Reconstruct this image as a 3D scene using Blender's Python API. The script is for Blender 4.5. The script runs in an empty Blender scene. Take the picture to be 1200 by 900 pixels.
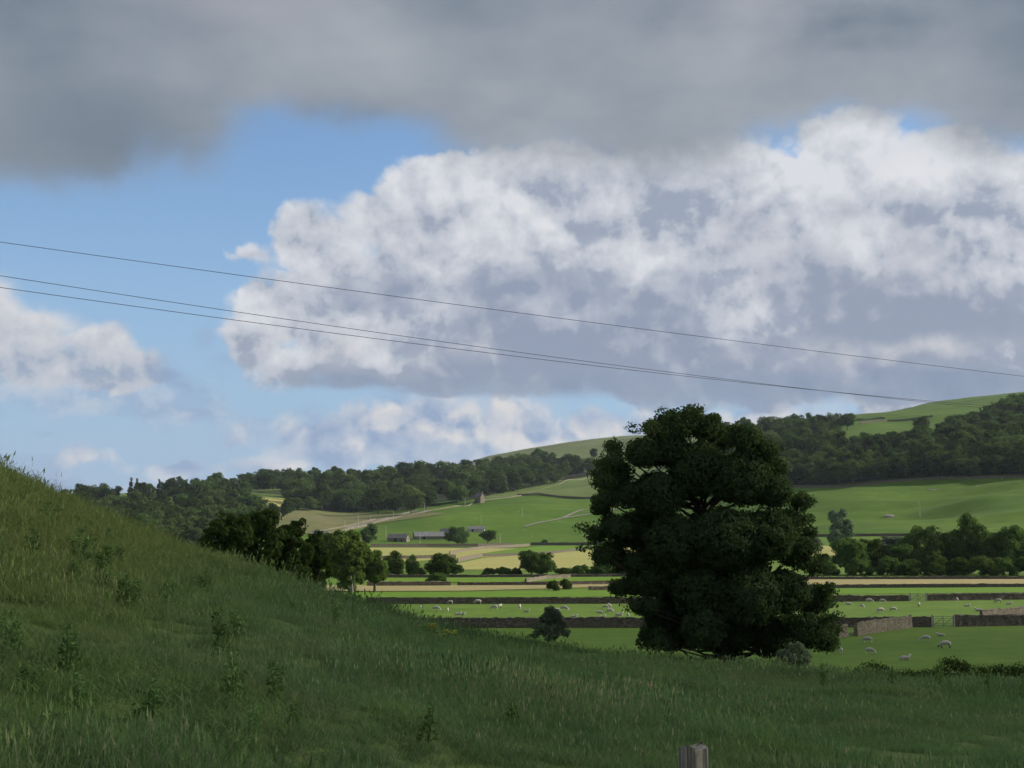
import bpy, math, random
import numpy as np
from mathutils import Vector, Matrix

# ------------------------------------------------------------------ camera
scene = bpy.context.scene
COL = scene.collection
F_PX = 1650.0                      # focal length in pixels of the 1200 px wide photograph
HZ_PY = 621.0
EYE = 12.4
PITCH = math.atan((HZ_PY - 450.0) / F_PX)
cam_d = bpy.data.cameras.new("camera")
cam_d.sensor_width = 36.0
cam_d.lens = 36.0 * F_PX / 1200.0
cam_d.clip_start = 0.1
cam_d.clip_end = 30000.0
cam = bpy.data.objects.new("camera", cam_d)
cam.location = (0, 0, EYE)
cam.rotation_euler = (math.pi / 2 + PITCH, 0, 0)
COL.objects.link(cam)
scene.camera = cam
scene.render.resolution_x, scene.render.resolution_y = 1024, 768
scene.view_settings.view_transform = 'Standard'
scene.view_settings.look = 'None'
scene.view_settings.gamma = 1.0
scene.view_settings.exposure = 0.4
scene.cycles.max_bounces = 6
scene.cycles.diffuse_bounces = 2
scene.cycles.transmission_bounces = 3
scene.cycles.transparent_max_bounces = 8
scene.cycles.volume_bounces = 0
scene.cycles.use_denoising = True

SUN_AZ = math.radians(13.0)        # measured from +X (right) towards +Y (ahead)
SUN_EL = math.radians(26.0)

def ray(px, py):
    """direction of the sight line through a photograph pixel"""
    x = (px - 600.0) / F_PX
    y = -(py - 450.0) / F_PX
    c, s = math.cos(PITCH), math.sin(PITCH)
    return np.array([x, c - s * y, s + c * y])

# ------------------------------------------------------------------ world: sky with clouds
world = bpy.data.worlds.new("World")
scene.world = world
world.use_nodes = True
nt = world.node_tree
nt.nodes.clear()
class NB:
    """small helper to write node graphs"""
    def __init__(self, tree): self.t = tree
    def n(self, typ, **kw):
        nd = self.t.nodes.new(typ)
        for k, v in kw.items(): setattr(nd, k, v)
        return nd
    def put(self, sock, v):
        if isinstance(v, bpy.types.NodeSocket): self.t.links.new(v, sock)
        elif v is not None: sock.default_value = v
    def m(self, op, a, b=None, c=None, clamp=False):
        nd = self.n('ShaderNodeMath', operation=op, use_clamp=clamp)
        for i, v in enumerate((a, b, c)): self.put(nd.inputs[i], v)
        return nd.outputs[0]
    def v(self, op, a, b=None, c=None, out=0):
        nd = self.n('ShaderNodeVectorMath', operation=op)
        for i, v in enumerate((a, b, c)):
            if v is not None: self.put(nd.inputs[i], v)
        return nd.outputs[out]
    def scale(self, a, s):
        nd = self.n('ShaderNodeVectorMath', operation='SCALE')
        self.put(nd.inputs[0], a); self.put(nd.inputs[3], s)
        return nd.outputs[0]
    def noise(self, vec, scale, detail=4, rough=0.55, out=0, dist=0.0):
        nd = self.n('ShaderNodeTexNoise', noise_dimensions='3D')
        self.put(nd.inputs['Vector'], vec); nd.inputs['Scale'].default_value = scale
        nd.inputs['Detail'].default_value = detail; nd.inputs['Roughness'].default_value = rough
        nd.inputs['Distortion'].default_value = dist
        return nd.outputs[out]
    def voro(self, vec, scale, detail=3, rough=0.5, smooth=0.4, feature='SMOOTH_F1', out=0):
        nd = self.n('ShaderNodeTexVoronoi', voronoi_dimensions='3D', feature=feature)
        self.put(nd.inputs['Vector'], vec); nd.inputs['Scale'].default_value = scale
        if 'Detail' in nd.inputs:
            nd.inputs['Detail'].default_value = detail; nd.inputs['Roughness'].default_value = rough
        if feature == 'SMOOTH_F1': nd.inputs['Smoothness'].default_value = smooth
        return nd.outputs[out]
    def smooth(self, x, a, b, lo=0.0, hi=1.0):
        nd = self.n('ShaderNodeMapRange', interpolation_type='SMOOTHSTEP')
        for i, v in enumerate((x, a, b, lo, hi)): self.put(nd.inputs[i], v)
        return nd.outputs[0]
    def lin(self, x, a, b, lo=0.0, hi=1.0):
        nd = self.n('ShaderNodeMapRange')
        for i, v in enumerate((x, a, b, lo, hi)): self.put(nd.inputs[i], v)
        return nd.outputs[0]
    def mix(self, f, a, b, blend='MIX'):
        nd = self.n('ShaderNodeMix', data_type='RGBA', blend_type=blend)
        self.put(nd.inputs[0], f); self.put(nd.inputs[6], a); self.put(nd.inputs[7], b)
        return nd.outputs[2]

def s2l(r, g, b):
    f = lambda c: (c / 255 / 12.92) if c / 255 <= 0.04045 else ((c / 255 + 0.055) / 1.055) ** 2.4
    return (f(r), f(g), f(b), 1.0)

W = NB(nt)
sky = W.n('ShaderNodeTexSky', sky_type='NISHITA')
sky.sun_disc = False
sky.sun_elevation = SUN_EL
sky.sun_rotation = math.pi / 2 - SUN_AZ
sky.altitude = 100
sky.air_density = 1.0
sky.dust_density = 0.3
sky.ozone_density = 4.0
tc = W.n('ShaderNodeTexCoord')
D = W.v('NORMALIZE', tc.outputs['Generated'])
sep = W.n('ShaderNodeSeparateXYZ'); W.put(sep.inputs[0], D)
AZ = W.m('MULTIPLY', W.m('ARCTAN2', sep.outputs[0], sep.outputs[1]), F_PX)
EL = W.m('MULTIPLY', W.m('ARCSINE', sep.outputs[2]), F_PX)
cb = W.n('ShaderNodeCombineXYZ'); W.put(cb.inputs[0], AZ); W.put(cb.inputs[1], EL)
PQ = cb.outputs[0]                 # direction as (azimuth, elevation), 1650 units to the radian

def angpos(px, py):
    d = ray(px, py); d = d / np.linalg.norm(d)
    return math.atan2(d[0], d[1]) * F_PX, math.asin(d[2]) * F_PX

RC = 1.1
# shared cloud noises (depend on direction only)
warp_n = W.n('ShaderNodeTexNoise', noise_dimensions='3D')
W.put(warp_n.inputs['Vector'], D); warp_n.inputs['Scale'].default_value = 14
warp_n.inputs['Detail'].default_value = 6; warp_n.inputs['Roughness'].default_value = 0.6
WARP = W.v('SUBTRACT', warp_n.outputs['Color'], (0.5, 0.5, 0.5))
LIGHT = (0.004, 0.0, 0.0085)
DW = W.v('ADD', D, W.scale(WARP, 0.018))
DW2 = W.v('ADD', DW, LIGHT)

def field(blobs, warp, smooth_px=14.0):
    P = W.v('ADD', PQ, W.scale(WARP, warp))
    acc = None
    for (px, py, rx, ry) in blobs:
        cx, cy = angpos(px, py)
        k = rx / ry
        q = W.v('MULTIPLY_ADD', P, (1.0, k, 0.0), (-cx, -cy * k, 0.0))
        L = W.m('SUBTRACT', W.v('LENGTH', q, out=1), rx)
        # bring the distance back to about pixels for flat ellipses
        L = W.m('MULTIPLY', L, min(1.0, 0.5 + 0.5 * ry / rx))
        if acc is None: acc = L
        else: acc = W.m('SMOOTH_MIN', acc, L, smooth_px)
    return W.m('MULTIPLY', acc, -1.0)   # positive inside, px

def ridge(vec, scale, detail, rough):
    nd = W.n('ShaderNodeTexNoise', noise_dimensions='3D', noise_type='RIDGED_MULTIFRACTAL', normalize=False)
    W.put(nd.inputs['Vector'], vec); nd.inputs['Scale'].default_value = scale
    nd.inputs['Detail'].default_value = detail; nd.inputs['Roughness'].default_value = rough
    nd.inputs['Offset'].default_value = 1.0; nd.inputs['Gain'].default_value = 1.0
    return nd.outputs[0]
BILLOW = {}
for key, sc_ in (('big', 15.0), ('small', 27.0), ('tiny', 52.0)):
    BILLOW[key] = (ridge(DW, sc_, 6, 0.5), ridge(DW2, sc_, 6, 0.5))
TINY = W.m('SUBTRACT', BILLOW['tiny'][1], BILLOW['tiny'][0])
SMALL = W.m('SUBTRACT', BILLOW['small'][1], BILLOW['small'][0])
EDGE = W.noise(D, 9, 2)
BIG = W.noise(DW, 11, 6, 0.58)
SOFTREL = W.m('SUBTRACT', W.noise(DW, 20, 6, 0.56), W.noise(W.v('ADD', D, W.v('ADD', W.scale(WARP, 0.018), (0.006, 0.0, 0.012))), 20, 6, 0.56))
FINE = W.m('SUBTRACT', W.noise(D, 70, 4, 0.65), 0.5)

def bgs(c, st=1.0):
    b_ = W.n('ShaderNodeBackground'); W.put(b_.inputs[0], c); b_.inputs[1].default_value = st * 0.758
    return b_.outputs[0]
def over(mask, under, c):
    """lay a cloud layer (colour c, coverage mask) over the shader under"""
    ms = W.n('ShaderNodeMixShader')
    W.put(ms.inputs[0], mask); nt.links.new(under, ms.inputs[1])
    nt.links.new(c if c.type == 'SHADER' else bgs(c), ms.inputs[2])
    return ms.outputs[0]

def cumulus(col_in, blobs, warp, amp, scale, edge, lit, dark, under, shade_bias=0.5, relief=2.2,
            v_range=None, opacity=1.0, soft_noise=18, detail=4, tone=0.0):
    a, b = BILLOW['small' if scale > 32 else 'big']
    F = field(blobs, warp)
    h = W.m('ADD', F, W.m('MULTIPLY', W.m('ADD', W.m('SUBTRACT', RC, a), W.m('MULTIPLY', W.m('SUBTRACT', RC, BILLOW['tiny'][0]), 0.35)), amp * 0.33))
    h = W.m('ADD', h, W.m('MULTIPLY', FINE, 20.0))
    # edges vary between crisp and wispy
    ed = W.lin(EDGE, 0.35, 0.65, edge * 0.6, edge * 3.2)
    mask = W.smooth(h, 0.0, ed)
    if opacity != 1.0: mask = W.m('MULTIPLY', mask, opacity)
    rel = W.m('MULTIPLY', W.m('ADD', W.m('MULTIPLY', W.m('SUBTRACT', b, a), 0.42), W.m('ADD', W.m('MULTIPLY', SOFTREL, 2.3), W.m('MULTIPLY', TINY, 0.07))), relief * 0.62)       # lit billow flanks
    big = BIG
    s = W.m('ADD', W.m('ADD', W.m('ADD', rel, shade_bias), W.m('MULTIPLY', FINE, 0.35)), W.m('MULTIPLY', W.m('SUBTRACT', big, 0.5), 2.0))
    # the rims catch the sun, the body is grey
    rim = W.smooth(h, 0.0, 55.0, 0.25, -0.1)
    s = W.m('ADD', s, rim)
    if v_range:
        y0 = angpos(600, v_range[0])[1]; y1 = angpos(600, v_range[1])[1]
        g = W.smooth(EL, y0, y1, -0.55, 0.15)
        s = W.m('ADD', s, g)
    if tone: s = W.m('ADD', s, W.m('MULTIPLY', TONE, tone * 0.85))
    s = W.lin(s, -0.15, 1.12)
    c = W.mix(s, dark, lit)
    if under is not None:
        c = W.mix(W.smooth(s, 0.0, 0.35, 0.7, 0.0), c, under)
    return over(mask, col_in, c)

WHITE = s2l(219, 221, 227); LGREY = s2l(190, 195, 203); GREY = s2l(156, 166, 182); BLUEG = s2l(133, 149, 174)
col = W.scale(sky.outputs[0], 0.15)
# pale band of moist air towards the horizon
hazy = W.smooth(EL, angpos(600, 660)[1], angpos(600, 150)[1], 0.9, 0.06)
col = W.mix(hazy, col, s2l(146, 174, 208))
#CLOUDS
CLEAR = bgs(col)
col_clear = col
col = CLEAR
# broad light and shade of the great cumulus: sunlit crowns, flanks turned from the sun
TONE = None
TP = W.v('ADD', PQ, W.scale(WARP, 75))
for (px, py, rx, ry, a) in [(1000,180,100,55,.4),(1110,205,80,45,.3),(640,262,110,42,.4),(440,262,70,45,.3),(770,310,60,32,.5),(885,365,50,42,.6),(345,330,60,60,.25),
        (560,300,60,32,.35),(1185,300,45,18,.5),(330,400,70,34,.35),(470,418,120,16,.25),(950,430,70,16,.35),(1130,410,90,20,.35),(500,215,70,22,.2),
        (590,360,80,50,-.45),(470,365,80,40,-.3),(725,370,90,50,-.45),(700,222,50,24,-.35),(765,255,40,34,-.4),(870,290,80,50,-.45),(1065,340,130,65,-.5),(990,372,80,40,-.45),(650,440,260,26,-.35),(1080,265,60,40,-.25),(350,385,60,30,-.35),(440,330,50,24,-.25),(560,240,40,20,-.2),(440,445,120,14,-.3)]:
    cx, cy = angpos(px, py); k = rx / ry
    L = W.v('LENGTH', W.v('MULTIPLY_ADD', TP, (1.0, k, 0.0), (-cx, -cy * k, 0.0)), out=1)
    v = W.smooth(L, rx * 1.35, rx * 0.15, 0.0, a)
    TONE = v if TONE is None else W.m('ADD', TONE, v)
# thin layered cloud low in the sky
vn_ = W.noise(W.v('MULTIPLY', DW, (1.0, 1.0, 3.2)), 7.5, 5, 0.55)
band = W.m('MULTIPLY', W.smooth(EL, angpos(600, 430)[1], angpos(600, 490)[1]), W.smooth(EL, angpos(600, 640)[1], angpos(600, 560)[1]))
col = over(W.m('MULTIPLY', W.smooth(vn_, 0.42, 0.60), W.m('MULTIPLY', band, 0.7)), col, W.mix(W.smooth(SOFTREL, -0.06, 0.10), s2l(148, 166, 195), s2l(192, 198, 210)))
# 1. small distant cumulus low over the hills
col = cumulus(col, [(285,522,34,18),(345,505,28,18),(100,535,30,14),(60,480,0.1,0.1),(440,500,60,26),(520,505,60,34),(590,505,75,36),
                    (700,500,70,26),(640,530,90,26),(420,535,80,20),(200,552,60,12),(330,545,60,14),(480,520,180,30),(640,520,160,34),(800,500,120,20)],
              62, 60, 34, 16, s2l(196,203,214), s2l(146,165,196), None, 0.46, 2.6, None, 0.9, 24)
col = cumulus(col, [(585,496,48,30),(700,494,50,24),(745,488,20,20),(462,494,46,22),(282,521,28,16),(338,503,22,12),(880,490,80,12),(412,534,22,10),(100,540,24,12),(640,520,50,16),(520,500,30,16),(350,545,40,8)],
              58, 50, 44, 22, s2l(222,219,216), s2l(168,182,206), None, 0.62, 2.0, None, 0.85, 30)
# 2. the tall bright cumulus
col = cumulus(col, [(375,290,60,48),(430,265,55,40),(500,250,75,60),(560,215,60,38),(640,220,110,62),(330,350,56,40),(300,405,48,42),
                    (420,370,120,80),(560,330,150,90),(700,330,150,110),(850,260,170,100),(1000,190,95,60),(1090,200,90,55),
                    (1150,260,110,80),(950,360,170,110),(1130,400,160,90),(1000,250,120,90),(290,300,38,14),(330,425,60,30),(480,432,110,26),(640,415,170,40),(780,400,160,60),(780,230,110,70),(1240,330,100,100)],
              34, 60, 24, 8, WHITE, s2l(165,174,190), s2l(150,161,181), 0.50, 2.6, (470, 200), 1.0, 10, tone=1.0)
# brightest crowns
col = cumulus(col, [(560,262,50,18),(640,265,60,26),(700,290,60,26),(770,310,40,26),(405,290,36,26),(860,345,24,34),(890,370,34,24),(1010,165,60,34),(960,180,34,24),
                    (1060,200,60,30),(1185,300,30,12),(670,215,22,22),(860,225,30,14),(1120,210,60,24)],
              40, 60, 30, 30, s2l(238,238,240), s2l(198,203,213), None, 0.55, 2.4, None, 0.62, 20, tone=0.8)
# 3. shaded cumulus standing in front
col = cumulus(col, [(420,350,50,22),(480,340,46,28),(590,350,60,46),(640,340,40,26),(690,350,44,40),(745,350,44,36),(790,345,40,32),(735,400,110,50),(860,440,180,42),(620,420,120,40)],
              34, 60, 40, 8, s2l(186,192,204), s2l(148,158,179), s2l(140,152,176), 0.36, 2.4, (430, 310), 0.8, 18)
col = cumulus(col, [(1000,370,80,60),(1090,310,60,60),(1060,260,34,34),(940,330,60,50),(1150,370,80,50),(1080,380,130,50),(880,270,50,40),(990,250,30,20)],
              36, 60, 24, 16, s2l(196,199,208), s2l(148,158,178), s2l(143,155,176), 0.36, 2.4, (420, 260), 0.7, 14)
# warm lower lobes and the flat grey base
col = cumulus(col, [(330,400,50,28),(400,410,60,26),(470,415,60,20),(560,410,50,16),(930,410,50,20),(1000,415,60,18),(1100,405,70,20),(1180,400,50,20),(860,420,60,14),(250,405,14,14)],
              36, 44, 26, 36, s2l(218,216,217), s2l(172,180,194), None, 0.62, 2.2, None, 0.8, 16)
col = cumulus(col, [(420,447,130,14),(560,452,160,16),(720,450,160,22),(900,455,190,24),(1080,450,170,24),(1220,450,120,24)],
              20, 22, 20, 34, s2l(158,169,187), s2l(135,150,175), None, 0.4, 1.2, None, 0.85, 10)
# 4. cumulus at the left edge
col = cumulus(col, [(-30,390,70,60),(0,345,18,26),(40,390,50,36),(100,400,50,30),(130,400,34,26),(170,425,34,24),(60,430,90,30),(120,440,70,22)],
              28, 40, 28, 16, s2l(214,214,217), s2l(164,175,193), s2l(150,165,190), 0.58, 2.4, (465, 370), 0.95, 16)
col = cumulus(col, [(190,440,34,14),(235,460,24,8),(210,452,20,8),(245,400,16,24),(265,420,22,18),(8,505,16,5),(50,508,14,4)],
              26, 26, 40, 16, s2l(150,168,195), s2l(134,155,188), None, 0.4, 1.4, None, 0.6, 20)
# 5. the dark overhanging deck of cloud, soft edged
F = field([(-60,60,260,140),(40,125,185,88),(100,175,80,40),(200,120,110,70),(330,62,200,75),(470,62,190,80),(620,85,170,108),(750,90,190,112),
           (890,70,190,95),(1050,55,200,85),(1200,75,130,92),(700,-60,900,140),(225,165,30,30)], 60, 30.0)
h = W.m('ADD', F, W.m('MULTIPLY', W.m('SUBTRACT', W.noise(DW, 16, 6, 0.6), 0.5), 85))
mask = W.smooth(h, -26.0, 52.0, 0.0, 0.98)
sn = W.noise(W.v('MULTIPLY', DW, (1.0, 1.0, 2.0)), 4.2, 6, 0.5)
dk = W.mix(W.lin(sn, 0.36, 0.64), s2l(118,130,144), s2l(164,170,178))
bl = angpos(90, 175)
dk = W.mix(W.smooth(W.v('LENGTH', W.v('MULTIPLY', W.v('SUBTRACT', PQ, (bl[0], bl[1], 0.0)), (1.0, 2.2, 0.0)), out=1), 260.0, 40.0, 0.0, 0.7), dk, s2l(112, 125, 139))
# light breaks through high in the middle and to the right
bc = angpos(960, 0); b2 = angpos(300, 0)
br = W.smooth(W.v('LENGTH', W.v('MULTIPLY', W.v('SUBTRACT', PQ, (bc[0], bc[1], 0.0)), (1.0, 3.0, 0.0)), out=1), 360.0, 60.0, 0.0, 0.75)
dk = W.mix(W.m('MULTIPLY', br, W.smooth(sn, 0.3, 0.6)), dk, s2l(178,181,188))
br = W.smooth(W.v('LENGTH', W.v('MULTIPLY', W.v('SUBTRACT', PQ, (b2[0], b2[1], 0.0)), (1.0, 3.0, 0.0)), out=1), 160.0, 20.0, 0.0, 0.6)
dk = W.mix(br, dk, s2l(170,172,180))
dk = W.mix(W.smooth(h, 30.0, -5.0, 0.0, 0.5), dk, s2l(146,158,176))
col = over(mask, col, dk)
# beyond the picture: scattered cumulus all round so the light stays like the photograph's
g1 = W.noise(W.v('MULTIPLY', D, (1.0, 1.0, 2.2)), 2.6, 6, 0.55)
outside = W.smooth(W.v('LENGTH', W.v('SUBTRACT', PQ, (0.0, 300.0, 0.0)), out=1), 900, 1250)
outm = W.m('MULTIPLY', W.smooth(g1, 0.40, 0.50), outside)
up = W.smooth(EL, -20.0, 120.0)
outm = W.m('MULTIPLY', outm, up)
outc = W.mix(W.smooth(W.noise(D, 7, 5), 0.35, 0.65), (0.34, 0.36, 0.39, 1), (0.58, 0.58, 0.58, 1))
outc = W.mix(outm, col_clear, outc)
col = over(outside, col, outc)
#ENDCLOUDS
wo = W.n('ShaderNodeOutputWorld'); nt.links.new(col, wo.inputs[0])
world.cycles.sampling_method = 'MANUAL'
world.cycles.sample_map_resolution = 512

# ------------------------------------------------------------------ sun
sd = bpy.data.lights.new("sun", 'SUN')
sd.energy = 5.0
sd.angle = math.radians(0.53)
sd.color = (1.0, 0.93, 0.82)
sun = bpy.data.objects.new("sun", sd)
sun_dir = Vector((math.cos(SUN_EL) * math.cos(SUN_AZ), math.cos(SUN_EL) * math.sin(SUN_AZ), math.sin(SUN_EL)))
sun.rotation_euler = sun_dir.to_track_quat('Z', 'Y').to_euler()
sun.location = (60, 10, 90)
COL.objects.link(sun)

# ------------------------------------------------------------------ noise in numpy
def _hash(ix, iy, iz, seed):
    h = (ix * 374761393 + iy * 668265263 + iz * 2147483647 + seed * 1274126177) & 0xFFFFFFFF
    h = ((h ^ (h >> 13)) * 1274126177) & 0xFFFFFFFF
    return ((h ^ (h >> 16)) & 0xFFFF) / 65535.0
def vnoise(x, y, scale, seed=0):
    x = np.asarray(x, float) / scale; y = np.asarray(y, float) / scale
    ix = np.floor(x).astype(np.int64); iy = np.floor(y).astype(np.int64)
    fx = x - ix; fy = y - iy
    fx = fx * fx * (3 - 2 * fx); fy = fy * fy * (3 - 2 * fy)
    z = np.zeros_like(ix)
    a = _hash(ix, iy, z, seed); b = _hash(ix + 1, iy, z, seed)
    c = _hash(ix, iy + 1, z, seed); d = _hash(ix + 1, iy + 1, z, seed)
    return (a + (b - a) * fx) * (1 - fy) + (c + (d - c) * fx) * fy - 0.5

# ------------------------------------------------------------------ terrain
KD = np.array([0, 5, 11, 20, 32, 50, 80, 110, 133, 180, 240, 400, 600, 800, 1000, 1200, 1400, 1600, 1900, 2300, 3000, 4600], float)
far_cols = {   # sight-line rows of the ground at D = 600 ... 3000 m for several directions
    -150: [655, 646, 632, 612, 600, 594, 590, 588, 594],
    0:    [655, 646, 632, 612, 600, 592, 587, 586, 592],
    150:  [655, 646, 631, 609, 597, 589, 583, 581, 590],
    300:  [655, 645, 630, 611, 594, 582, 570, 567, 580],
    400:  [655, 645, 636, 617, 603, 584, 563, 558, 575],
    500:  [655, 645, 637.5, 612, 594, 577, 560, 553, 560],
    600:  [655, 645, 637.5, 613, 592, 577, 562, 545, 532],
    690:  [655, 645, 637, 611, 585, 572, 556, 536, 519],
    760:  [655, 644, 632, 600, 574, 558, 541, 524, 513],
    900:  [655, 628, 596, 564, 541, 525, 511, 502, 510],
    1000: [655, 621, 590, 553, 530, 513, 497, 488, 500],
    1100: [655, 618, 585, 546, 524, 504, 486, 475, 482],
    1200: [655, 616, 580, 540, 518, 496, 475, 463, 466],
    1350: [655, 614, 576, 534, 510, 488, 468, 452, 455],
}
near_cols = {  # height of the ground at D = 5, 11, 20, 32, 50, 80, 110, 133
    -150: [10.8, 11.1, 12.0, 13.6, 16.1, 14.0, 8.0, 2.0],
    0:    [10.7, 10.9, 11.6, 12.8, None, 11.5, 6.0, 1.2],
    100:  [10.65, 10.8, 11.3, 12.1, None, 9.5, 4.5, 0.6],
    200:  [10.6, 10.7, 10.9, 11.2, None, 8.0, 3.0, 0.3],
    300:  [10.55, 10.6, 10.6, 10.6, None, 6.6, 2.0, 0.1],
    400:  [10.5, 10.5, 10.3, 10.0, None, 5.4, 1.2, 0.0],
    540:  [10.5, 10.3, 9.85, 9.2, None, 4.2, 0.6, 0.0],
    700:  [10.5, 10.2, 9.6, 8.65, None, 3.4, 0.3, 0.0],
    850:  [10.45, 10.1, 9.4, 8.3, None, 2.9, 0.2, 0.0],
    1000: [10.4, 10.05, 9.35, 8.3, None, 2.6, 0.2, 0.0],
    1200: [10.4, 10.0, 9.25, 8.1, None, 2.4, 0.2, 0.0],
    1350: [10.4, 10.0, 9.25, 8.1, 6.7, 2.4, 0.2, 0.0],
}
crest = {0: 563, 100: 609, 200: 650, 300: 684, 400: 714, 540: 750, 700: 776, 850: 794, 1000: 803, 1200: 808}
def col_az(px):
    d = ray(px, 600); return math.atan2(d[0], d[1])
def z_at(px, py, Dh):
    d = ray(px, py); return EYE + Dh * d[2] / math.hypot(d[0], d[1])
def _interp_cols(d):
    ks = sorted(d); return np.array([col_az(k) for k in ks]), np.array([d[k] for k in ks], float)
_nc = {}
for k, v in near_cols.items():
    v = list(v)
    if v[4] is None: v[4] = z_at(k, crest[k], 50.0)
    _nc[k] = v
n_az, n_z = _interp_cols(_nc)
_fc = {k: [z_at(k, py, Dh) for py, Dh in zip(v, KD[12:21])] for k, v in far_cols.items()}
f_az, f_z = _interp_cols(_fc)
TA = np.radians(np.arange(-40, 40.01, 0.5))
TZ = np.zeros((len(TA), len(KD)))
def smooth_cols(a, z):
    out = np.array([np.interp(TA, a, z[:, j]) for j in range(z.shape[1])]).T
    k = np.array([1, 2, 3, 2, 1.0]); k /= k.sum()
    pad = np.pad(out, ((2, 2), (0, 0)), mode='edge')
    return sum(k[i] * pad[i:i + len(TA)] for i in range(5))
TZ[:, 0] = 10.7
TZ[:, 1:9] = smooth_cols(n_az, n_z)
TZ[:, 9:12] = 0.0
TZ[:, 12:21] = smooth_cols(f_az, f_z)
TZ[:, 12] = 0.0
TZ[:, 21] = TZ[:, 20] * 0.6
# monotone cubic slopes along D
def pchip_slopes(x, y):
    h = np.diff(x); dl = np.diff(y, axis=1) / h
    m = np.zeros_like(y)
    w1 = 2 * h[1:] + h[:-1]; w2 = h[1:] + 2 * h[:-1]
    with np.errstate(divide='ignore', invalid='ignore'):
        hm = (w1 + w2) / (w1 / dl[:, :-1] + w2 / dl[:, 1:])
    ok = dl[:, :-1] * dl[:, 1:] > 0
    m[:, 1:-1] = np.where(ok, hm, 0)
    m[:, 0] = dl[:, 0]; m[:, -1] = dl[:, -1]
    return m
TM = pchip_slopes(KD, TZ)
def H(x, y, relief=True):
    x = np.asarray(x, float); y = np.asarray(y, float)
    Dh = np.hypot(x, y); a = np.arctan2(x, y)
    Dc = np.clip(Dh, 0, KD[-1] - 1e-3)
    j = np.clip(np.searchsorted(KD, Dc, side='right') - 1, 0, len(KD) - 2)
    ai = np.clip((a - TA[0]) / (TA[1] - TA[0]), 0, len(TA) - 1.001)
    i = ai.astype(int); fa = ai - i
    h = KD[j + 1] - KD[j]; t = (Dc - KD[j]) / h
    def ev(ii):
        y0, y1, m0, m1 = TZ[ii, j], TZ[ii, j + 1], TM[ii, j], TM[ii, j + 1]
        t2, t3 = t * t, t * t * t
        return (2*t3-3*t2+1)*y0 + (t3-2*t2+t)*h*m0 + (-2*t3+3*t2)*y1 + (t3-t2)*h*m1
    z = ev(i) * (1 - fa) + ev(i + 1) * fa
    back = np.clip((np.abs(a) - math.radians(45)) / math.radians(60), 0, 1)
    z = z * (1 - back) + back * np.minimum(z, 11.0)
    if relief:
        nearw = np.clip(1 - (Dh - 60) / 60, 0, 1) * np.clip((Dh - 1) / 8, 0, 1)
        z = z + nearw * (0.40 * vnoise(x, y, 9, 1) + 0.26 * vnoise(x, y, 3.1, 2) + 0.14 * vnoise(x, y, 1.2, 3))
        farw = np.clip((Dh - 1050) / 250, 0, 1)
        z = z + farw * (10 * vnoise(x, y, 130, 5) + 5 * vnoise(x, y, 55, 6))
        # soft old terraces on the pasture slope at the right
        tw = np.clip((Dh - 780) / 120, 0, 1) * np.clip((1180 - Dh) / 100, 0, 1) * np.clip((np.arctan2(x, y) - 0.12) / 0.05, 0, 1)
        z = z + tw * (9 * vnoise(x, y, 62, 8) + 7 * vnoise(x * 0.4, y, 30, 9))
    return z
def hit(px, py, dmin=60.0, dmax=3600.0):
    """where the sight line meets the ground"""
    d = ray(px, py); d = d / math.hypot(d[0], d[1])
    Ds = np.concatenate([np.arange(dmin, 300, 0.25), np.arange(300, 1300, 1.0), np.arange(1300, dmax, 3.0)])
    Ds = Ds[Ds >= dmin]
    x, y = d[0] * Ds, d[1] * Ds
    g = H(x, y) - (EYE + d[2] * Ds)
    k = np.argmax(g > 0) if (g > 0).any() else len(Ds) - 1
    if k > 0:
        a, b = g[k - 1], g[k]
        Dk = Ds[k - 1] + (Ds[k] - Ds[k - 1]) * (-a / (b - a + 1e-9))
    else: Dk = Ds[0]
    X, Y = d[0] * Dk, d[1] * Dk
    return np.array([X, Y, float(H(X, Y))])
def at(px, Dh):
    d = ray(px, 600); s = Dh / math.hypot(d[0], d[1])
    X, Y = d[0] * s, d[1] * s
    return np.array([X, Y, float(H(X, Y))])

# ------------------------------------------------------------------ building helpers
rng = np.random.default_rng(7)
random.seed(5)
def mesh(name, verts, faces, mat=None, smooth=False):
    me = bpy.data.meshes.new(name)
    verts = np.asarray(verts, dtype=np.float32).reshape(-1, 3)
    if isinstance(faces, np.ndarray):
        n, k = faces.shape
        me.vertices.add(len(verts)); me.vertices.foreach_set('co', verts.ravel())
        me.loops.add(n * k); me.loops.foreach_set('vertex_index', faces.astype(np.int32).ravel())
        me.polygons.add(n)
        me.polygons.foreach_set('loop_start', np.arange(0, n * k, k, dtype=np.int32))
        me.update(calc_edges=True)
    else:
        me.from_pydata([tuple(map(float, v)) for v in verts], [], [tuple(f) for f in faces]); me.update()
    if smooth: me.polygons.foreach_set('use_smooth', np.ones(len(me.polygons), bool))
    if mat: me.materials.append(mat)
    return me
def link(name, me, parent=None, loc=None, rz=None):
    o = bpy.data.objects.new(name, me); COL.objects.link(o)
    if parent is not None: o.parent = parent
    if loc is not None: o.location = [float(c) for c in loc]
    if rz is not None: o.rotation_euler = (0, 0, rz)
    return o
def tag(o, label=None, cat=None, group=None, kind=None):
    if label: o['label'] = label
    if cat: o['category'] = cat
    if group: o['group'] = group
    if kind: o['kind'] = kind
    return o
def empty(name, loc, rz=0.0, sc=1.0):
    o = link(name, None, None, loc, rz); o.scale = (sc, sc, sc) if not isinstance(sc, tuple) else sc
    o.empty_display_size = 0.5
    return o
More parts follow.
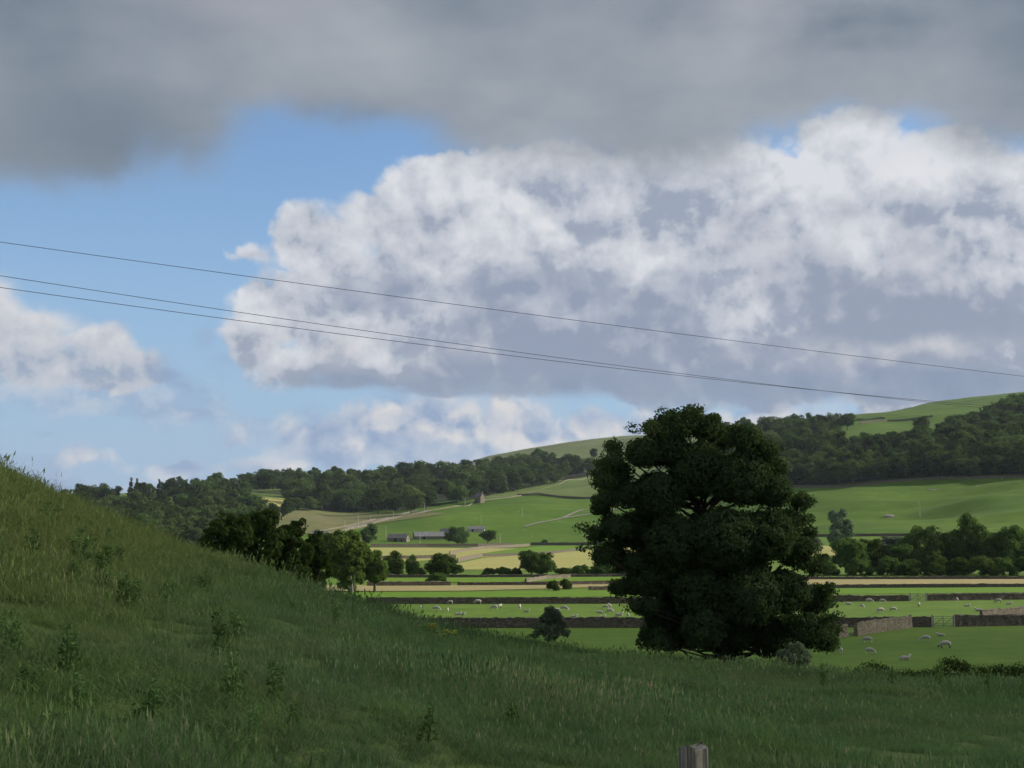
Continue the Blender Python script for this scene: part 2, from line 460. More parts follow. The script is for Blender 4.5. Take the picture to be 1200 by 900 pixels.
def copy_tree(src, loc, rz, sc):
    r = src.copy(); COL.objects.link(r); r.location = [float(c) for c in loc]; r.rotation_euler = (0, 0, rz)
    r.scale = sc if isinstance(sc, tuple) else (sc, sc, sc)
    for k in ('group', 'label', 'category'):
        if k in r: del r[k]
    for ch in list(src.children):
        c = ch.copy(); COL.objects.link(c); c.parent = r
        for g in ch.children:
            d = g.copy(); COL.objects.link(d); d.parent = c
    return r
class Geo:
    """collects boxes, tubes and sheets for ONE object"""
    def __init__(self): self.v = []; self.f = []
    def add(self, vs, fs):
        b = len(self.v); self.v += [tuple(map(float, p)) for p in vs]; self.f += [tuple(b + i for i in f) for f in fs]
    def box(self, c, s, rz=0.0, tilt=None):
        M = Matrix.Rotation(rz, 3, 'Z')
        if tilt: M = M @ tilt
        vs = [Vector(c) + M @ Vector((sx * s[0] / 2, sy * s[1] / 2, sz * s[2] / 2)) for sx in (-1, 1) for sy in (-1, 1) for sz in (-1, 1)]
        self.add(vs, [(0, 1, 3, 2), (4, 6, 7, 5), (0, 4, 5, 1), (2, 3, 7, 6), (0, 2, 6, 4), (1, 5, 7, 3)])
    def tube(self, pts, rad, n=8, cap=True):
        pts = [Vector([float(c) for c in p]) for p in pts]
        if not hasattr(rad, '__len__'): rad = [rad] * len(pts)
        rings = []; vs = []
        up = Vector((0.13, 0.21, 1))
        for i, p in enumerate(pts):
            t = (pts[min(i + 1, len(pts) - 1)] - pts[max(i - 1, 0)]).normalized()
            a = t.cross(up)
            if a.length < 0.05: a = t.cross(Vector((1, 0, 0)))
            a.normalize(); b = t.cross(a).normalized()
            for k in range(n):
                th = 2 * math.pi * k / n
                vs.append(p + (a * math.cos(th) + b * math.sin(th)) * rad[i])
        fs = []
        for i in range(len(pts) - 1):
            for k in range(n):
                fs.append((i * n + k, i * n + (k + 1) % n, (i + 1) * n + (k + 1) % n, (i + 1) * n + k))
        if cap:
            fs.append(tuple(range(n))[::-1]); fs.append(tuple((len(pts) - 1) * n + k for k in range(n)))
        self.add(vs, fs)
    def obj(self, name, mat, parent=None, loc=None, rz=None, smooth=False):
        return link(name, mesh(name, self.v, self.f, mat, smooth), parent, loc, rz)

# ------------------------------------------------------------------ materials
def new_mat(name):
    m = bpy.data.materials.new(name); m.use_nodes = True
    t = m.node_tree; t.nodes.clear(); b = NB(t)
    return m, t, b
def finish(t, b, shader, disp=None):
    o = b.n('ShaderNodeOutputMaterial'); t.links.new(shader, o.inputs[0])
def principled(b, col, rough=0.9, bump=None, spec=0.2, bs=0.5, bd=0.05):
    p = b.n('ShaderNodeBsdfPrincipled')
    b.put(p.inputs['Base Color'], col); b.put(p.inputs['Roughness'], rough)
    p.inputs['Specular IOR Level'].default_value = spec
    if bump is not None:
        bn = b.n('ShaderNodeBump'); bn.inputs['Strength'].default_value = bs; bn.inputs['Distance'].default_value = bd
        b.put(bn.inputs['Height'], bump); b.t.links.new(bn.outputs[0], p.inputs['Normal'])
    return p.outputs[0]
def rgb(*c): return (c[0], c[1], c[2], 1.0)

def grass_mat(name, c1, c2, c3=None, s1=0.05, s2=0.4, stripe=None, patch=None):
    m, t, b = new_mat(name)
    g = b.n('ShaderNodeNewGeometry').outputs['Position']
    n1 = b.noise(g, s1, 4, 0.6); n2 = b.noise(g, s2, 3, 0.65); n3 = b.noise(g, s1 * 0.25, 2)
    c = b.mix(b.smooth(n1, 0.35, 0.65), c1, c2)
    c = b.mix(b.smooth(n3, 0.42, 0.62, 0, 0.6), c, c3 or c2)
    c = b.mix(b.lin(n2, 0.3, 0.7, 0.0, 0.5), c,
               rgb(c1[0] * 0.6, c1[1] * 0.62, c1[2] * 0.6))
    n5 = b.noise(g, s1 * 7, 5, 0.7)
    c = b.mix(b.smooth(n5, 0.50, 0.66, 0, 0.45), c, rgb(c1[0] * 0.72, c1[1] * 0.80, c1[2] * 0.7))
    c = b.mix(b.smooth(n5, 0.46, 0.34, 0, 0.4), c, rgb(c2[0] * 1.25, c2[1] * 1.08, c2[2] * 1.3))
    if stripe:
        sp = b.n('ShaderNodeSeparateXYZ'); b.put(sp.inputs[0], g)
        ca, sa = math.cos(stripe[0]), math.sin(stripe[0])
        u = b.m('ADD', b.m('MULTIPLY', sp.outputs[0], ca), b.m('MULTIPLY', sp.outputs[1], sa))
        u = b.m('ADD', u, b.m('MULTIPLY', b.noise(g, 0.03, 2), 8))
        w = b.m('SINE', b.m('MULTIPLY', u, 2 * math.pi / stripe[1]))
        c = b.mix(b.smooth(w, -0.5, 0.8, 0, stripe[2]), c, stripe[3])
    if patch:
        pn = b.noise(g, patch[1], 4, 0.6)
        c = b.mix(b.smooth(pn, 0.52, 0.62, 0, patch[2]), c, patch[0])
    # ploughing terraces and trodden ground as relief only
    finish(t, b, principled(b, c, 1.0, b.noise(g, s2 * 2.5, 4, 0.7), 0.1, 0.6, 0.12))
    return m
M = {}
M['pasture'] = grass_mat('pasture_grass', rgb(.082, .15, .018), rgb(.115, .19, .024), rgb(.13, .18, .035), 0.012, 0.35)
M['hill'] = grass_mat('hill_grass', rgb(.10, .16, .03), rgb(.13, .175, .05), rgb(.15, .17, .065), 0.008, 0.05)
M['slope'] = grass_mat('slope_pasture_grass', rgb(.062, .122, .010), rgb(.098, .158, .015), rgb(.082, .165, .011), 0.010, 0.08)
M['moor'] = grass_mat('moor_grass', rgb(.13, .16, .055), rgb(.16, .18, .075), rgb(.10, .14, .04), 0.006, 0.04)
M['hay'] = grass_mat('hay_stubble', rgb(.33, .31, .10), rgb(.39, .34, .12), rgb(.29, .31, .09), 0.02, 0.3, (0.4, 9.0, 0.35, rgb(.24, .26, .08)))
M['cut'] = grass_mat('cut_hay', rgb(.30, .25, .11), rgb(.34, .28, .13), rgb(.27, .25, .10), 0.02, 0.3, (0.1, 6.0, 0.3, rgb(.24, .22, .09)))
M['lush'] = grass_mat('lush_grass', rgb(.10, .20, .016), rgb(.13, .23, .022), rgb(.13, .20, .02), 0.02, 0.3)
M['brown'] = grass_mat('rough_pasture', rgb(.13, .14, .05), rgb(.17, .16, .07), rgb(.12, .15, .045), 0.010, 0.2)
M['meadow'] = grass_mat('meadow_soil', rgb(.045, .078, .020), rgb(.065, .105, .028), rgb(.08, .105, .032), 0.12, 1.5)
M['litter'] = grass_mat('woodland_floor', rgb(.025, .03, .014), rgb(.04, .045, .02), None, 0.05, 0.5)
M['track'] = grass_mat('track_stone', rgb(.22, .20, .17), rgb(.27, .25, .20), rgb(.16, .18, .10), 0.1, 0.8)

def leaf_mat(name, c1, c2, trans=0.35, varying=0.5, rough=0.7, yellow=None):
    m, t, b = new_mat(name)
    oi = b.n('ShaderNodeObjectInfo'); geo = b.n('ShaderNodeNewGeometry')
    n = b.noise(geo.outputs['Position'], 0.9 if varying > 0.4 else 0.25, 3, 0.6)
    f = b.m('ADD', b.m('MULTIPLY', geo.outputs['Random Per Island'], 0.5), b.m('MULTIPLY', n, 0.5))
    c = b.mix(f, c1, c2)
    hv = b.n('ShaderNodeHueSaturation'); b.put(hv.inputs['Color'], c)
    b.put(hv.inputs['Value'], b.lin(oi.outputs['Random'], 0, 1, 1 - varying * 0.45, 1 + varying * 0.45))
    b.put(hv.inputs['Hue'], b.lin(b.m('FRACT', b.m('MULTIPLY', oi.outputs['Random'], 7.31)), 0, 1, 0.485, 0.51))
    c = hv.outputs[0]
    d = b.n('ShaderNodeBsdfDiffuse'); b.put(d.inputs[0], c)
    tr = b.n('ShaderNodeBsdfTranslucent'); b.put(tr.inputs[0], b.mix(0.5, c, yellow or rgb(.10, .16, .02)))
    ms = b.n('ShaderNodeMixShader'); ms.inputs[0].default_value = trans
    t.links.new(d.outputs[0], ms.inputs[1]); t.links.new(tr.outputs[0], ms.inputs[2])
    finish(t, b, ms.outputs[0]); return m
M['leaf_far'] = leaf_mat('woodland_foliage', rgb(.038, .070, .018), rgb(.085, .125, .036), 0.3, 1.25)
M['leaf_mid'] = leaf_mat('hedgerow_foliage', rgb(.042, .080, .018), rgb(.088, .140, .035), 0.36, 0.8)
M['leaf_ash'] = leaf_mat('ash_foliage', rgb(.055, .10, .020), rgb(.115, .17, .038), 0.4, 0.3)
M['leaf_main'] = leaf_mat('near_tree_foliage', rgb(.032, .055, .024), rgb(.065, .100, .042), 0.28, 0.2)
M['leaf_thorn'] = leaf_mat('hawthorn_foliage', rgb(.022, .042, .012), rgb(.050, .075, .02), 0.25, 0.2)
M['leaf_grey'] = leaf_mat('silvery_foliage', rgb(.09, .13, .075), rgb(.17, .22, .145), 0.3, 0.2)
M['leaf_conifer'] = leaf_mat('conifer_foliage', rgb(.025, .045, .018), rgb(.05, .08, .03), 0.15, 0.5)
M['weed'] = leaf_mat('thistle_leaves', rgb(.060, .125, .042), rgb(.105, .18, .062), 0.3, 0.5)
M['flower'] = leaf_mat('yellow_flowers', rgb(.45, .38, .03), rgb(.6, .5, .05), 0.3, 0.3, yellow=rgb(.5, .45, .04))
def grass_blade_mat():
    m, t, b = new_mat('meadow_grass_blades')
    geo = b.n('ShaderNodeNewGeometry'); oi = b.n('ShaderNodeObjectInfo')
    pos = geo.outputs['Position']
    n = b.noise(oi.outputs['Location'], 0.16, 3, 0.6); n2 = b.noise(oi.outputs['Location'], 0.8, 2)
    r = geo.outputs['Random Per Island']
    c = b.mix(r, rgb(.076, .168, .034), rgb(.138, .245, .060))
    n4 = b.noise(oi.outputs['Location'], 0.35, 4, 0.6)
    c = b.mix(b.smooth(n2, 0.35, 0.65, 0, 0.7), c, rgb(.066, .150, .058))
    c = b.mix(b.smooth(n4, 0.52, 0.64, 0, 0.45), c, rgb(.060, .105, .035))
    c = b.mix(b.smooth(n4, 0.42, 0.34, 0, 0.45), c, rgb(.20, .22, .085))
    # seeding, drier stalks
    dry = b.m('MULTIPLY', b.smooth(r, 0.72, 0.9), b.smooth(n, 0.38, 0.62, 0.15, 0.9))
    c = b.mix(dry, c, rgb(.24, .235, .12))
    # sunlight on the upper bank painted in: lighter and yellower with height
    sp = b.n('ShaderNodeSeparateXYZ'); b.put(sp.inputs[0], pos)
    c = b.mix(b.smooth(sp.outputs[2], 10.4, 12.4, 0.0, 0.58), c, rgb(.21, .24, .05))
    hs = b.n('ShaderNodeHueSaturation'); b.put(hs.inputs['Color'], c); hs.inputs['Saturation'].default_value = 0.88; hs.inputs['Value'].default_value = 0.84; c = hs.outputs[0]
    d = b.n('ShaderNodeBsdfDiffuse'); b.put(d.inputs[0], c)
    tr = b.n('ShaderNodeBsdfTranslucent'); b.put(tr.inputs[0], c)
    ms = b.n('ShaderNodeMixShader'); ms.inputs[0].default_value = 0.42
    t.links.new(d.outputs[0], ms.inputs[1]); t.links.new(tr.outputs[0], ms.inputs[2])
    finish(t, b, ms.outputs[0]); return m
M['blade'] = grass_blade_mat()
def simple_mat(name, c1, c2, s=3.0, rough=0.9, bump=0.3, stretch=(1, 1, 1)):
    m, t, b = new_mat(name)
    o = b.n('ShaderNodeTexCoord').outputs['Object']
    v = b.v('MULTIPLY', o, stretch)
    n = b.noise(v, s, 5, 0.65)
    finish(t, b, principled(b, b.mix(b.smooth(n, 0.35, 0.65), c1, c2), rough, n, 0.2, bump, 0.02)); return m
M['bark'] = simple_mat('bark', rgb(.07, .06, .045), rgb(.14, .12, .095), 6, stretch=(3, 3, 0.6))
M['bark_pale'] = simple_mat('pale_bark', rgb(.11, .10, .08), rgb(.20, .18, .15), 5, stretch=(3, 3, 0.6))
M['slate'] = simple_mat('stone_slate_roof', rgb(.09, .088, .085), rgb(.16, .155, .15), 1.2)
M['slate_pale'] = simple_mat('pale_sheet_roof', rgb(.13, .13, .132), rgb(.19, .187, .185), 0.6)
M['pole'] = simple_mat('weathered_pole', rgb(.30, .28, .25), rgb(.42, .39, .35), 4)
M['wire'] = simple_mat('wire_metal', rgb(.05, .05, .055), rgb(.08, .08, .085), 4)
M['gate'] = simple_mat('gate_steel', rgb(.12, .12, .115), rgb(.2, .2, .19), 5)
M['wool'] = simple_mat('fleece', rgb(.28, .265, .225), rgb(.42, .40, .35), 9, 1.0, 0.8)
M['face_w'] = simple_mat('pale_sheep_face', rgb(.5, .47, .42), rgb(.62, .58, .52), 9)
M['face_d'] = simple_mat('dark_sheep_face', rgb(.03, .028, .025), rgb(.06, .055, .05), 9)
M['dark'] = simple_mat('dark_opening', rgb(.01, .01, .01), rgb(.02, .02, .02), 2)
M['white'] = simple_mat('limewashed_wall', rgb(.34, .33, .31), rgb(.44, .43, .41), 2)
def stone_mat(name, c1, c2, c3, sx=1.0, course=3.2):
    m, t, b = new_mat(name)
    g = b.n('ShaderNodeTexCoord').outputs['Object']
    v = b.v('MULTIPLY', g, (course, course, course * 1.9))
    vn = b.n('ShaderNodeTexVoronoi', voronoi_dimensions='3D', feature='F1'); b.put(vn.inputs['Vector'], v); vn.inputs['Scale'].default_value = 1.0
    ve = b.n('ShaderNodeTexVoronoi', voronoi_dimensions='3D', feature='DISTANCE_TO_EDGE'); b.put(ve.inputs['Vector'], v); ve.inputs['Scale'].default_value = 1.0
    sp = b.n('ShaderNodeSeparateColor'); b.put(sp.inputs[0], vn.outputs['Color'])
    c = b.mix(sp.outputs[0], c1, c2)
    c = b.mix(b.smooth(sp.outputs[1], 0.6, 0.9, 0, 0.6), c, c3)
    c = b.mix(b.smooth(b.noise(g, 0.5, 4, 0.6), 0.45, 0.65, 0, 0.4), c, rgb(.10, .11, .07))   # moss and lichen
    c = b.mix(b.smooth(ve.outputs['Distance'], 0.06, 0.0, 0, 0.8), c, rgb(.03, .027, .022))
    finish(t, b, principled(b, c, 0.95, b.smooth(ve.outputs['Distance'], 0.0, 0.12), 0.15, 0.9, 0.06)); return m
M['wall'] = stone_mat('dry_stone', rgb(.085, .068, .052), rgb(.16, .13, .10), rgb(.24, .21, .17))  # darkened in the colour for walls whose near face lies in shade
M['wall_pale_lit'] = stone_mat('pale_sunlit_dry_stone', rgb(.15, .122, .082), rgb(.235, .20, .145), rgb(.30, .265, .205))  # same stone painted lighter for walls the sun strikes, also for pale buildings
M['barn'] = stone_mat('barn_stone', rgb(.17, .145, .11), rgb(.25, .215, .17), rgb(.31, .28, .23), course=2.5)
M['rock'] = simple_mat('limestone', rgb(.30, .28, .25), rgb(.45, .43, .39), 1.5)

# ------------------------------------------------------------------ ground sheet
def build_ground():
    az = np.concatenate([np.radians(np.linspace(-180, -27, 60))[:-1], np.radians(np.linspace(-27, 27, 360)), np.radians(np.linspace(27, 180, 60))[1:]])
    dd = np.concatenate([[0.35], np.geomspace(1.0, 110, 120), np.geomspace(113, 780, 110), np.geomspace(785, 2400, 330), np.geomspace(2420, 4500, 40)])
    A, Dd = np.meshgrid(az, dd)
    X = np.sin(A) * Dd; Y = np.cos(A) * Dd
    Z = H(X, Y)
    n, k = X.shape
    V = np.stack([X, Y, Z], -1).reshape(-1, 3)
    i, j = np.meshgrid(np.arange(n - 1), np.arange(k - 1), indexing='ij')
    a = i * k + j
    Fq = np.stack([a, a + 1, a + k + 1, a + k], -1).reshape(-1, 4)
    me = mesh('ground', V, Fq, None, True)
    cx = V[Fq].mean(1); Dc = np.hypot(cx[:, 0], cx[:, 1])
    azc = np.arctan2(cx[:, 0], cx[:, 1])
    me.materials.append(M['pasture']); me.materials.append(M['meadow']); me.materials.append(M['hill']); me.materials.append(M['moor']); me.materials.append(M['slope'])
    mi = np.zeros(len(Fq), np.int32)
    mi[Dc < 118] = 1
    mi[Dc > 770] = 4; mi[(Dc > 1150) & (azc > math.radians(8))] = 4
    mi[(Dc > 1500) & (azc < math.radians(8))] = 2
    mi[(Dc > 2000) & (azc < math.radians(12))] = 3
    me.polygons.foreach_set('material_index', mi)
    c = np.array([0, 0, float(H(0, 0.35))])
    o = link('ground', me); tag(o, 'grassy valley floor and hillsides', None, None, 'structure')
build_ground()

def field(name, xs, top, bottom, mat, lift=0.12, dmin=150):
    """a field laid on the ground: top and bottom edges given over columns xs"""
    nx, ny = 60, 10
    X = np.linspace(xs[0], xs[-1], nx); T = np.interp(X, xs, top); B = np.interp(X, xs, bottom)
    P = np.zeros((nx, ny, 3))
    for i in range(nx):
        p0 = hit(X[i], B[i], dmin); p1 = hit(X[i], T[i], dmin)
        for j in range(ny):
            q = p0 + (p1 - p0) * j / (ny - 1)
            P[i, j] = (q[0], q[1], float(H(q[0], q[1])) + lift)
    i, j = np.meshgrid(np.arange(nx - 1), np.arange(ny - 1), indexing='ij'); a = i * ny + j
    Fq = np.stack([a, a + ny, a + ny + 1, a + 1], -1).reshape(-1, 4)
    o = link(name, mesh(name, P.reshape(-1, 3), Fq, mat, True)); tag(o, None, None, None, 'structure'); return o
field('hay_field', [425, 500, 590, 610], [642, 642, 643, 643], [662, 657, 652, 644], M['hay'])
field('hay_field', [535, 566, 620, 700, 760], [661, 654, 650, 641, 638], [668, 668, 668, 664, 662], M['hay'])
field('lush_field', [560, 590, 640, 760], [650, 645, 640, 638.8], [652.5, 651, 648.5, 640], M['lush'], 0.2)
field('lush_field', [450, 600, 780], [677.5, 677, 676], [683.5, 682.5, 680], M['lush'])
field('cut_field', [380, 540, 760], [686.5, 686, 681], [693.5, 693, 687], M['cut'])
field('lush_field', [380, 600, 800], [694, 693.5, 688.5], [700.5, 700, 699], M['lush'], 0.06)
field('lush_field', [900, 1260], [674, 673], [678.5, 678], M['lush'])
field('cut_field', [900, 1260], [679.5, 679], [686, 685.5], M['cut'])
field('lush_field', [900, 1260], [690, 688], [697, 694], M['lush'], 0.06)
field('yellow_field', [925, 990], [640, 640], [652, 652], M['hay'])
field('rough_field', [318, 380, 450, 520], [600, 598, 603, 601], [628, 625, 613, 603], M['brown'], 0.5)
field('hay_field', [290, 335], [583, 585], [600, 601], M['hay'], 0.6)
field('pale_field', [607, 640, 700, 760], [579, 571, 562, 550], [580.5, 580.5, 584, 588], M['hill'], 0.6)
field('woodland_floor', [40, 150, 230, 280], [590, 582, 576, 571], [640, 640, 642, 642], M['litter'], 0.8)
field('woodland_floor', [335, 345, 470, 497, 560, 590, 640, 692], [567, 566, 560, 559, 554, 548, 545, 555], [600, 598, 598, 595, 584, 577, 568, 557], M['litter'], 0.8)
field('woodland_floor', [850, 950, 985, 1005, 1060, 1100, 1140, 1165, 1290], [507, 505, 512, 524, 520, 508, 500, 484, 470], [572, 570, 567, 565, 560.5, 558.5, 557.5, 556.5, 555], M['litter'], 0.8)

# ------------------------------------------------------------------ dry stone walls
def wall(px_pts, height, label, mat='wall', width=0.55, dmin=140, step=None, group='dry stone walls between the fields', name='stone_wall', world=False):
    if world: P = [np.array(p, float) for p in px_pts]
    else: P = [hit(x, y, dmin) for x, y in px_pts]
    pts = []
    for a, b in zip(P[:-1], P[1:]):
        L = float(np.hypot(*(b - a)[:2])); s = step or max(0.45, min(4.0, float(np.hypot(*a[:2])) / 420))
        n = max(1, int(L / s))
        for i in range(n): pts.append((a + (b - a) * i / n)[:2])
    pts.append(P[-1][:2])
    pts = np.array(pts); z = H(pts[:, 0], pts[:, 1])
    t = np.gradient(pts, axis=0); t /= np.linalg.norm(t, axis=1)[:, None] + 1e-9
    nrm = np.stack([-t[:, 1], t[:, 0]], 1)
    n = len(pts); vs = []; fs = []
    o0 = np.array([pts[0, 0], pts[0, 1], z[0]])
    r = np.random.default_rng(int(abs(pts[0, 0] * 13 + pts[0, 1])))
    wob = r.normal(0, 0.035, n) + 0.09 * vnoise(pts[:, 0], pts[:, 1], 9, 12)
    prof = [(-0.5, -0.3), (-0.5, 0.0), (-0.36, 0.86), (-0.42, 0.87), (-0.36, 1.0), (0.36, 1.0), (0.42, 0.87), (0.36, 0.86), (0.5, 0.0), (0.5, -0.3)]
    K = len(prof)
    for i in range(n):
        for (u, h) in prof:
            jj = r.normal(0, 0.02)
            hh = h * (height + wob[i]) + (r.normal(0, 0.045) if h >= 0.99 else 0)
            vs.append((pts[i, 0] + nrm[i, 0] * (u * width + jj) - o0[0], pts[i, 1] + nrm[i, 1] * (u * width + jj) - o0[1], z[i] + hh - o0[2]))
    for i in range(n - 1):
        for k in range(K - 1):
            fs.append((i * K + k, i * K + k + 1, (i + 1) * K + k + 1, (i + 1) * K + k))
    fs.append(tuple(range(K))); fs.append(tuple((n - 1) * K + k for k in range(K))[::-1])
    o = link(name, mesh(name, vs, fs, M[mat]), None, o0)
    return tag(o, label, 'wall', group)
wall([(470, 736), (560, 735.7), (760, 735.5), (900, 735.3), (1000, 735), (1091, 734.6)], 1.28, 'dark dry stone wall nearest the camera, running behind the big tree to the nearest gate', dmin=120)
wall([(1119.5, 734.4), (1200, 733), (1300, 731.5)], 1.45, 'dark dry stone wall continuing right of the nearest gate', dmin=120)
wall([(1003, 745.5), (1030, 740.5), (1067, 735.5)], 1.5, 'sunlit dry stone wall slanting across the shaded sheep field to join the nearest wall', 'wall_pale_lit', dmin=110)
wall([(973, 748.5), (992, 746)], 1.45, 'short stub of pale dry stone wall at the right foot of the big tree', 'wall_pale_lit', dmin=110)
wall([(1150, 724), (1200, 719.5), (1300, 716)], 1.1, 'dry stone wall with a sunlit top just behind the nearest wall at far right', 'wall', dmin=150)
wall([(430, 707.6), (600, 707.5), (760, 707.3), (940, 705.3), (1064.5, 704.4)], 1.05, 'long dark dry stone wall behind the sheep at centre, ending at the second gate', dmin=150)
wall([(1087, 704), (1200, 702.6), (1300, 701.5)], 1.25, 'dark dry stone wall right of the second gate behind the grazing sheep', dmin=150)
wall([(690, 692), (800, 690.5), (960, 689.2), (1100, 688.6), (1300, 687.5)], 0.8, 'low dark wall in front of the tan cut hay strip on the right', dmin=200)
wall([(536, 686.5), (640, 686), (760, 684.2)], 0.8, 'low wall in front of the bright green strip behind the tan field at centre', dmin=200)
wall([(430, 687), (528, 686.6)], 1.0, 'pale low wall left of the bushy willow on the valley floor', 'wall_pale_lit', dmin=200)
wall([(616, 683), (640, 679), (668, 677.6)], 1.0, 'pale wall slanting behind the pair of small bushes', 'wall_pale_lit', dmin=200)
wall([(900, 679.4), (1060, 679), (1300, 678)], 0.75, 'low dark wall behind the tan cut hay strip on the right', dmin=200)
wall([(438, 677), (560, 677), (700, 676.2), (780, 675.6)], 0.8, 'low dark wall below the hedgerow trees at centre', dmin=200)
wall([(435, 641), (500, 640.8), (560, 640.5), (600, 639.6)], 1.9, 'long dark roadside wall in front of the barns', width=0.8, dmin=300)
wall([(622, 639), (700, 638.5), (780, 637.5)], 1.9, 'dark roadside wall right of the barns towards the big tree', width=0.8, dmin=300)
wall([(527, 650), (545, 646), (568, 643.2), (600, 641.4), (620, 640)], 1.7, 'pale wall slanting up from the straw coloured field to the roadside wall', 'wall_pale_lit', dmin=300)
wall([(536, 659), (550, 655.5), (566, 652.5)], 1.7, 'short pale wall slanting between the two straw coloured fields', 'wall_pale_lit', dmin=300)
wall([(566, 652.6), (610, 651), (650, 648.5), (700, 642.5), (770, 640)], 1.3, 'thin wall between the green strip and the right straw coloured field', dmin=300)
wall([(435, 655.5), (480, 655), (534, 654)], 1.5, 'wall at the near edge of the left straw coloured field', dmin=300)
wall([(925, 629.5), (1000, 628.5), (1100, 628), (1300, 626)], 1.3, 'wall at the foot of the green hill pasture behind the hedgerow trees', dmin=300)
wall([(910, 572.6), (960, 571.5), (1002, 570), (1037, 565.5), (1107, 561.5), (1200, 559.5), (1300, 558.5)], 1.8, 'long wall between the green hill pasture and the dark wood on the right', dmin=600)
wall([(607, 580.6), (640, 581), (690, 584.2), (760, 586)], 1.8, 'dark wall under the yellow green slope left of the big tree', width=0.8, dmin=600)
wall([(500, 600), (530, 594.5), (556, 588.6), (600, 583), (622, 577), (650, 570), (690, 560)], 1.0, 'pale wall along the lower edge of the left wood', 'wall_pale_lit', dmin=600)
wall([(1008, 497.6), (1040, 494), (1093, 488.4)], 2.2, 'dark wall across the upper pasture above the right wood', dmin=1300, width=0.8)
wall([(1004, 492), (1037, 491)], 2.0, 'short dark wall near the clump of trees on the upper pasture', dmin=1300, width=0.8)
wall([(655, 548.5), (676, 549.5), (700, 550)], 3.0, 'pale wall high on the slope left of the big tree', 'wall_pale_lit', dmin=1300, width=0.8)
wall([(370, 628), (405, 622), (445, 612), (470, 606), (497, 602)], 1.6, 'lower wall of the sunken lane climbing past the brown field', 'wall_pale_lit', dmin=600)
wall([(368, 624.5), (403, 618.5), (440, 609.8)], 1.6, 'upper wall of the sunken lane beside the brown field', 'wall_pale_lit', dmin=600)
def ribbon(name, px_pts, width, mat, dmin, lift=0.45):
    P = [hit(x, y, dmin) for x, y in px_pts]; pts = []
    for a, b in zip(P[:-1], P[1:]):
        for i in range(30): pts.append((a + (b - a) * i / 12)[:2])
    pts = np.array(pts + [P[-1][:2]]); t = np.gradient(pts, axis=0); t /= np.linalg.norm(t, axis=1)[:, None]
    nr = np.stack([-t[:, 1], t[:, 0]], 1) * width / 2
    vs = []
    for p, q in zip(pts, nr):
        for s in (-1, 0, 1):
            u = p + q * s; vs.append((u[0], u[1], float(H(u[0], u[1])) + lift))
    fs = [(i * 3 + k, i * 3 + k + 1, (i + 1) * 3 + k + 1, (i + 1) * 3 + k) for i in range(len(pts) - 1) for k in (0, 1)]
    tag(link(name, mesh(name, vs, fs, M[mat], True)), None, None, None, 'structure')
ribbon('lane', [(368, 626.5), (404, 620.3), (442, 611), (470, 606)], 9, 'track', 600)
ribbon('hill_track', [(614, 617.5), (658, 607.5), (702, 600.8)], 3.2, 'track', 600)

# ------------------------------------------------------------------ gates
def gate(pxl, pxr, py, h, label, dmin=120):
    a = hit(pxl, py, dmin); b = hit(pxr, py, dmin)
    L = float(np.hypot(*(b - a)[:2])); ang = math.atan2(b[1] - a[1], b[0] - a[0])
    r = empty('field_gate', a, ang); tag(r, label, 'gate', 'field gates in the walls')
    g = Geo(); w = 0.05
    for k in range(6):
        z = 0.18 + k * (h - 0.25) / 5; g.box((L / 2, 0, z), (L - 0.3, w, w))
    for x in (0.15, L / 2, L - 0.15): g.box((x, 0.003, h / 2 + 0.05), (w * 1.2, w * 1.1, h - 0.1))
    g.tube([(0.2, 0.01, 0.2), (L / 2, 0.01, h - 0.15)], 0.03, 4); g.tube([(L / 2, 0.01, 0.2), (L - 0.2, 0.01, h - 0.15)], 0.03, 4)
    g.obj('gate_frame', M['gate'], r)
    for x in (0, L):
        p = Geo(); p.box((x, 0, h / 2 + 0.05), (0.17, 0.17, h + 0.3)); p.obj('gate_post', M['pole'], r)
gate(1092.5, 1118.5, 734.8, 1.4, 'wide steel gate in the nearest wall between two sheep fields')
gate(1066, 1086, 704.3, 1.25, 'smaller steel gate in the second wall behind the grazing sheep', 150)

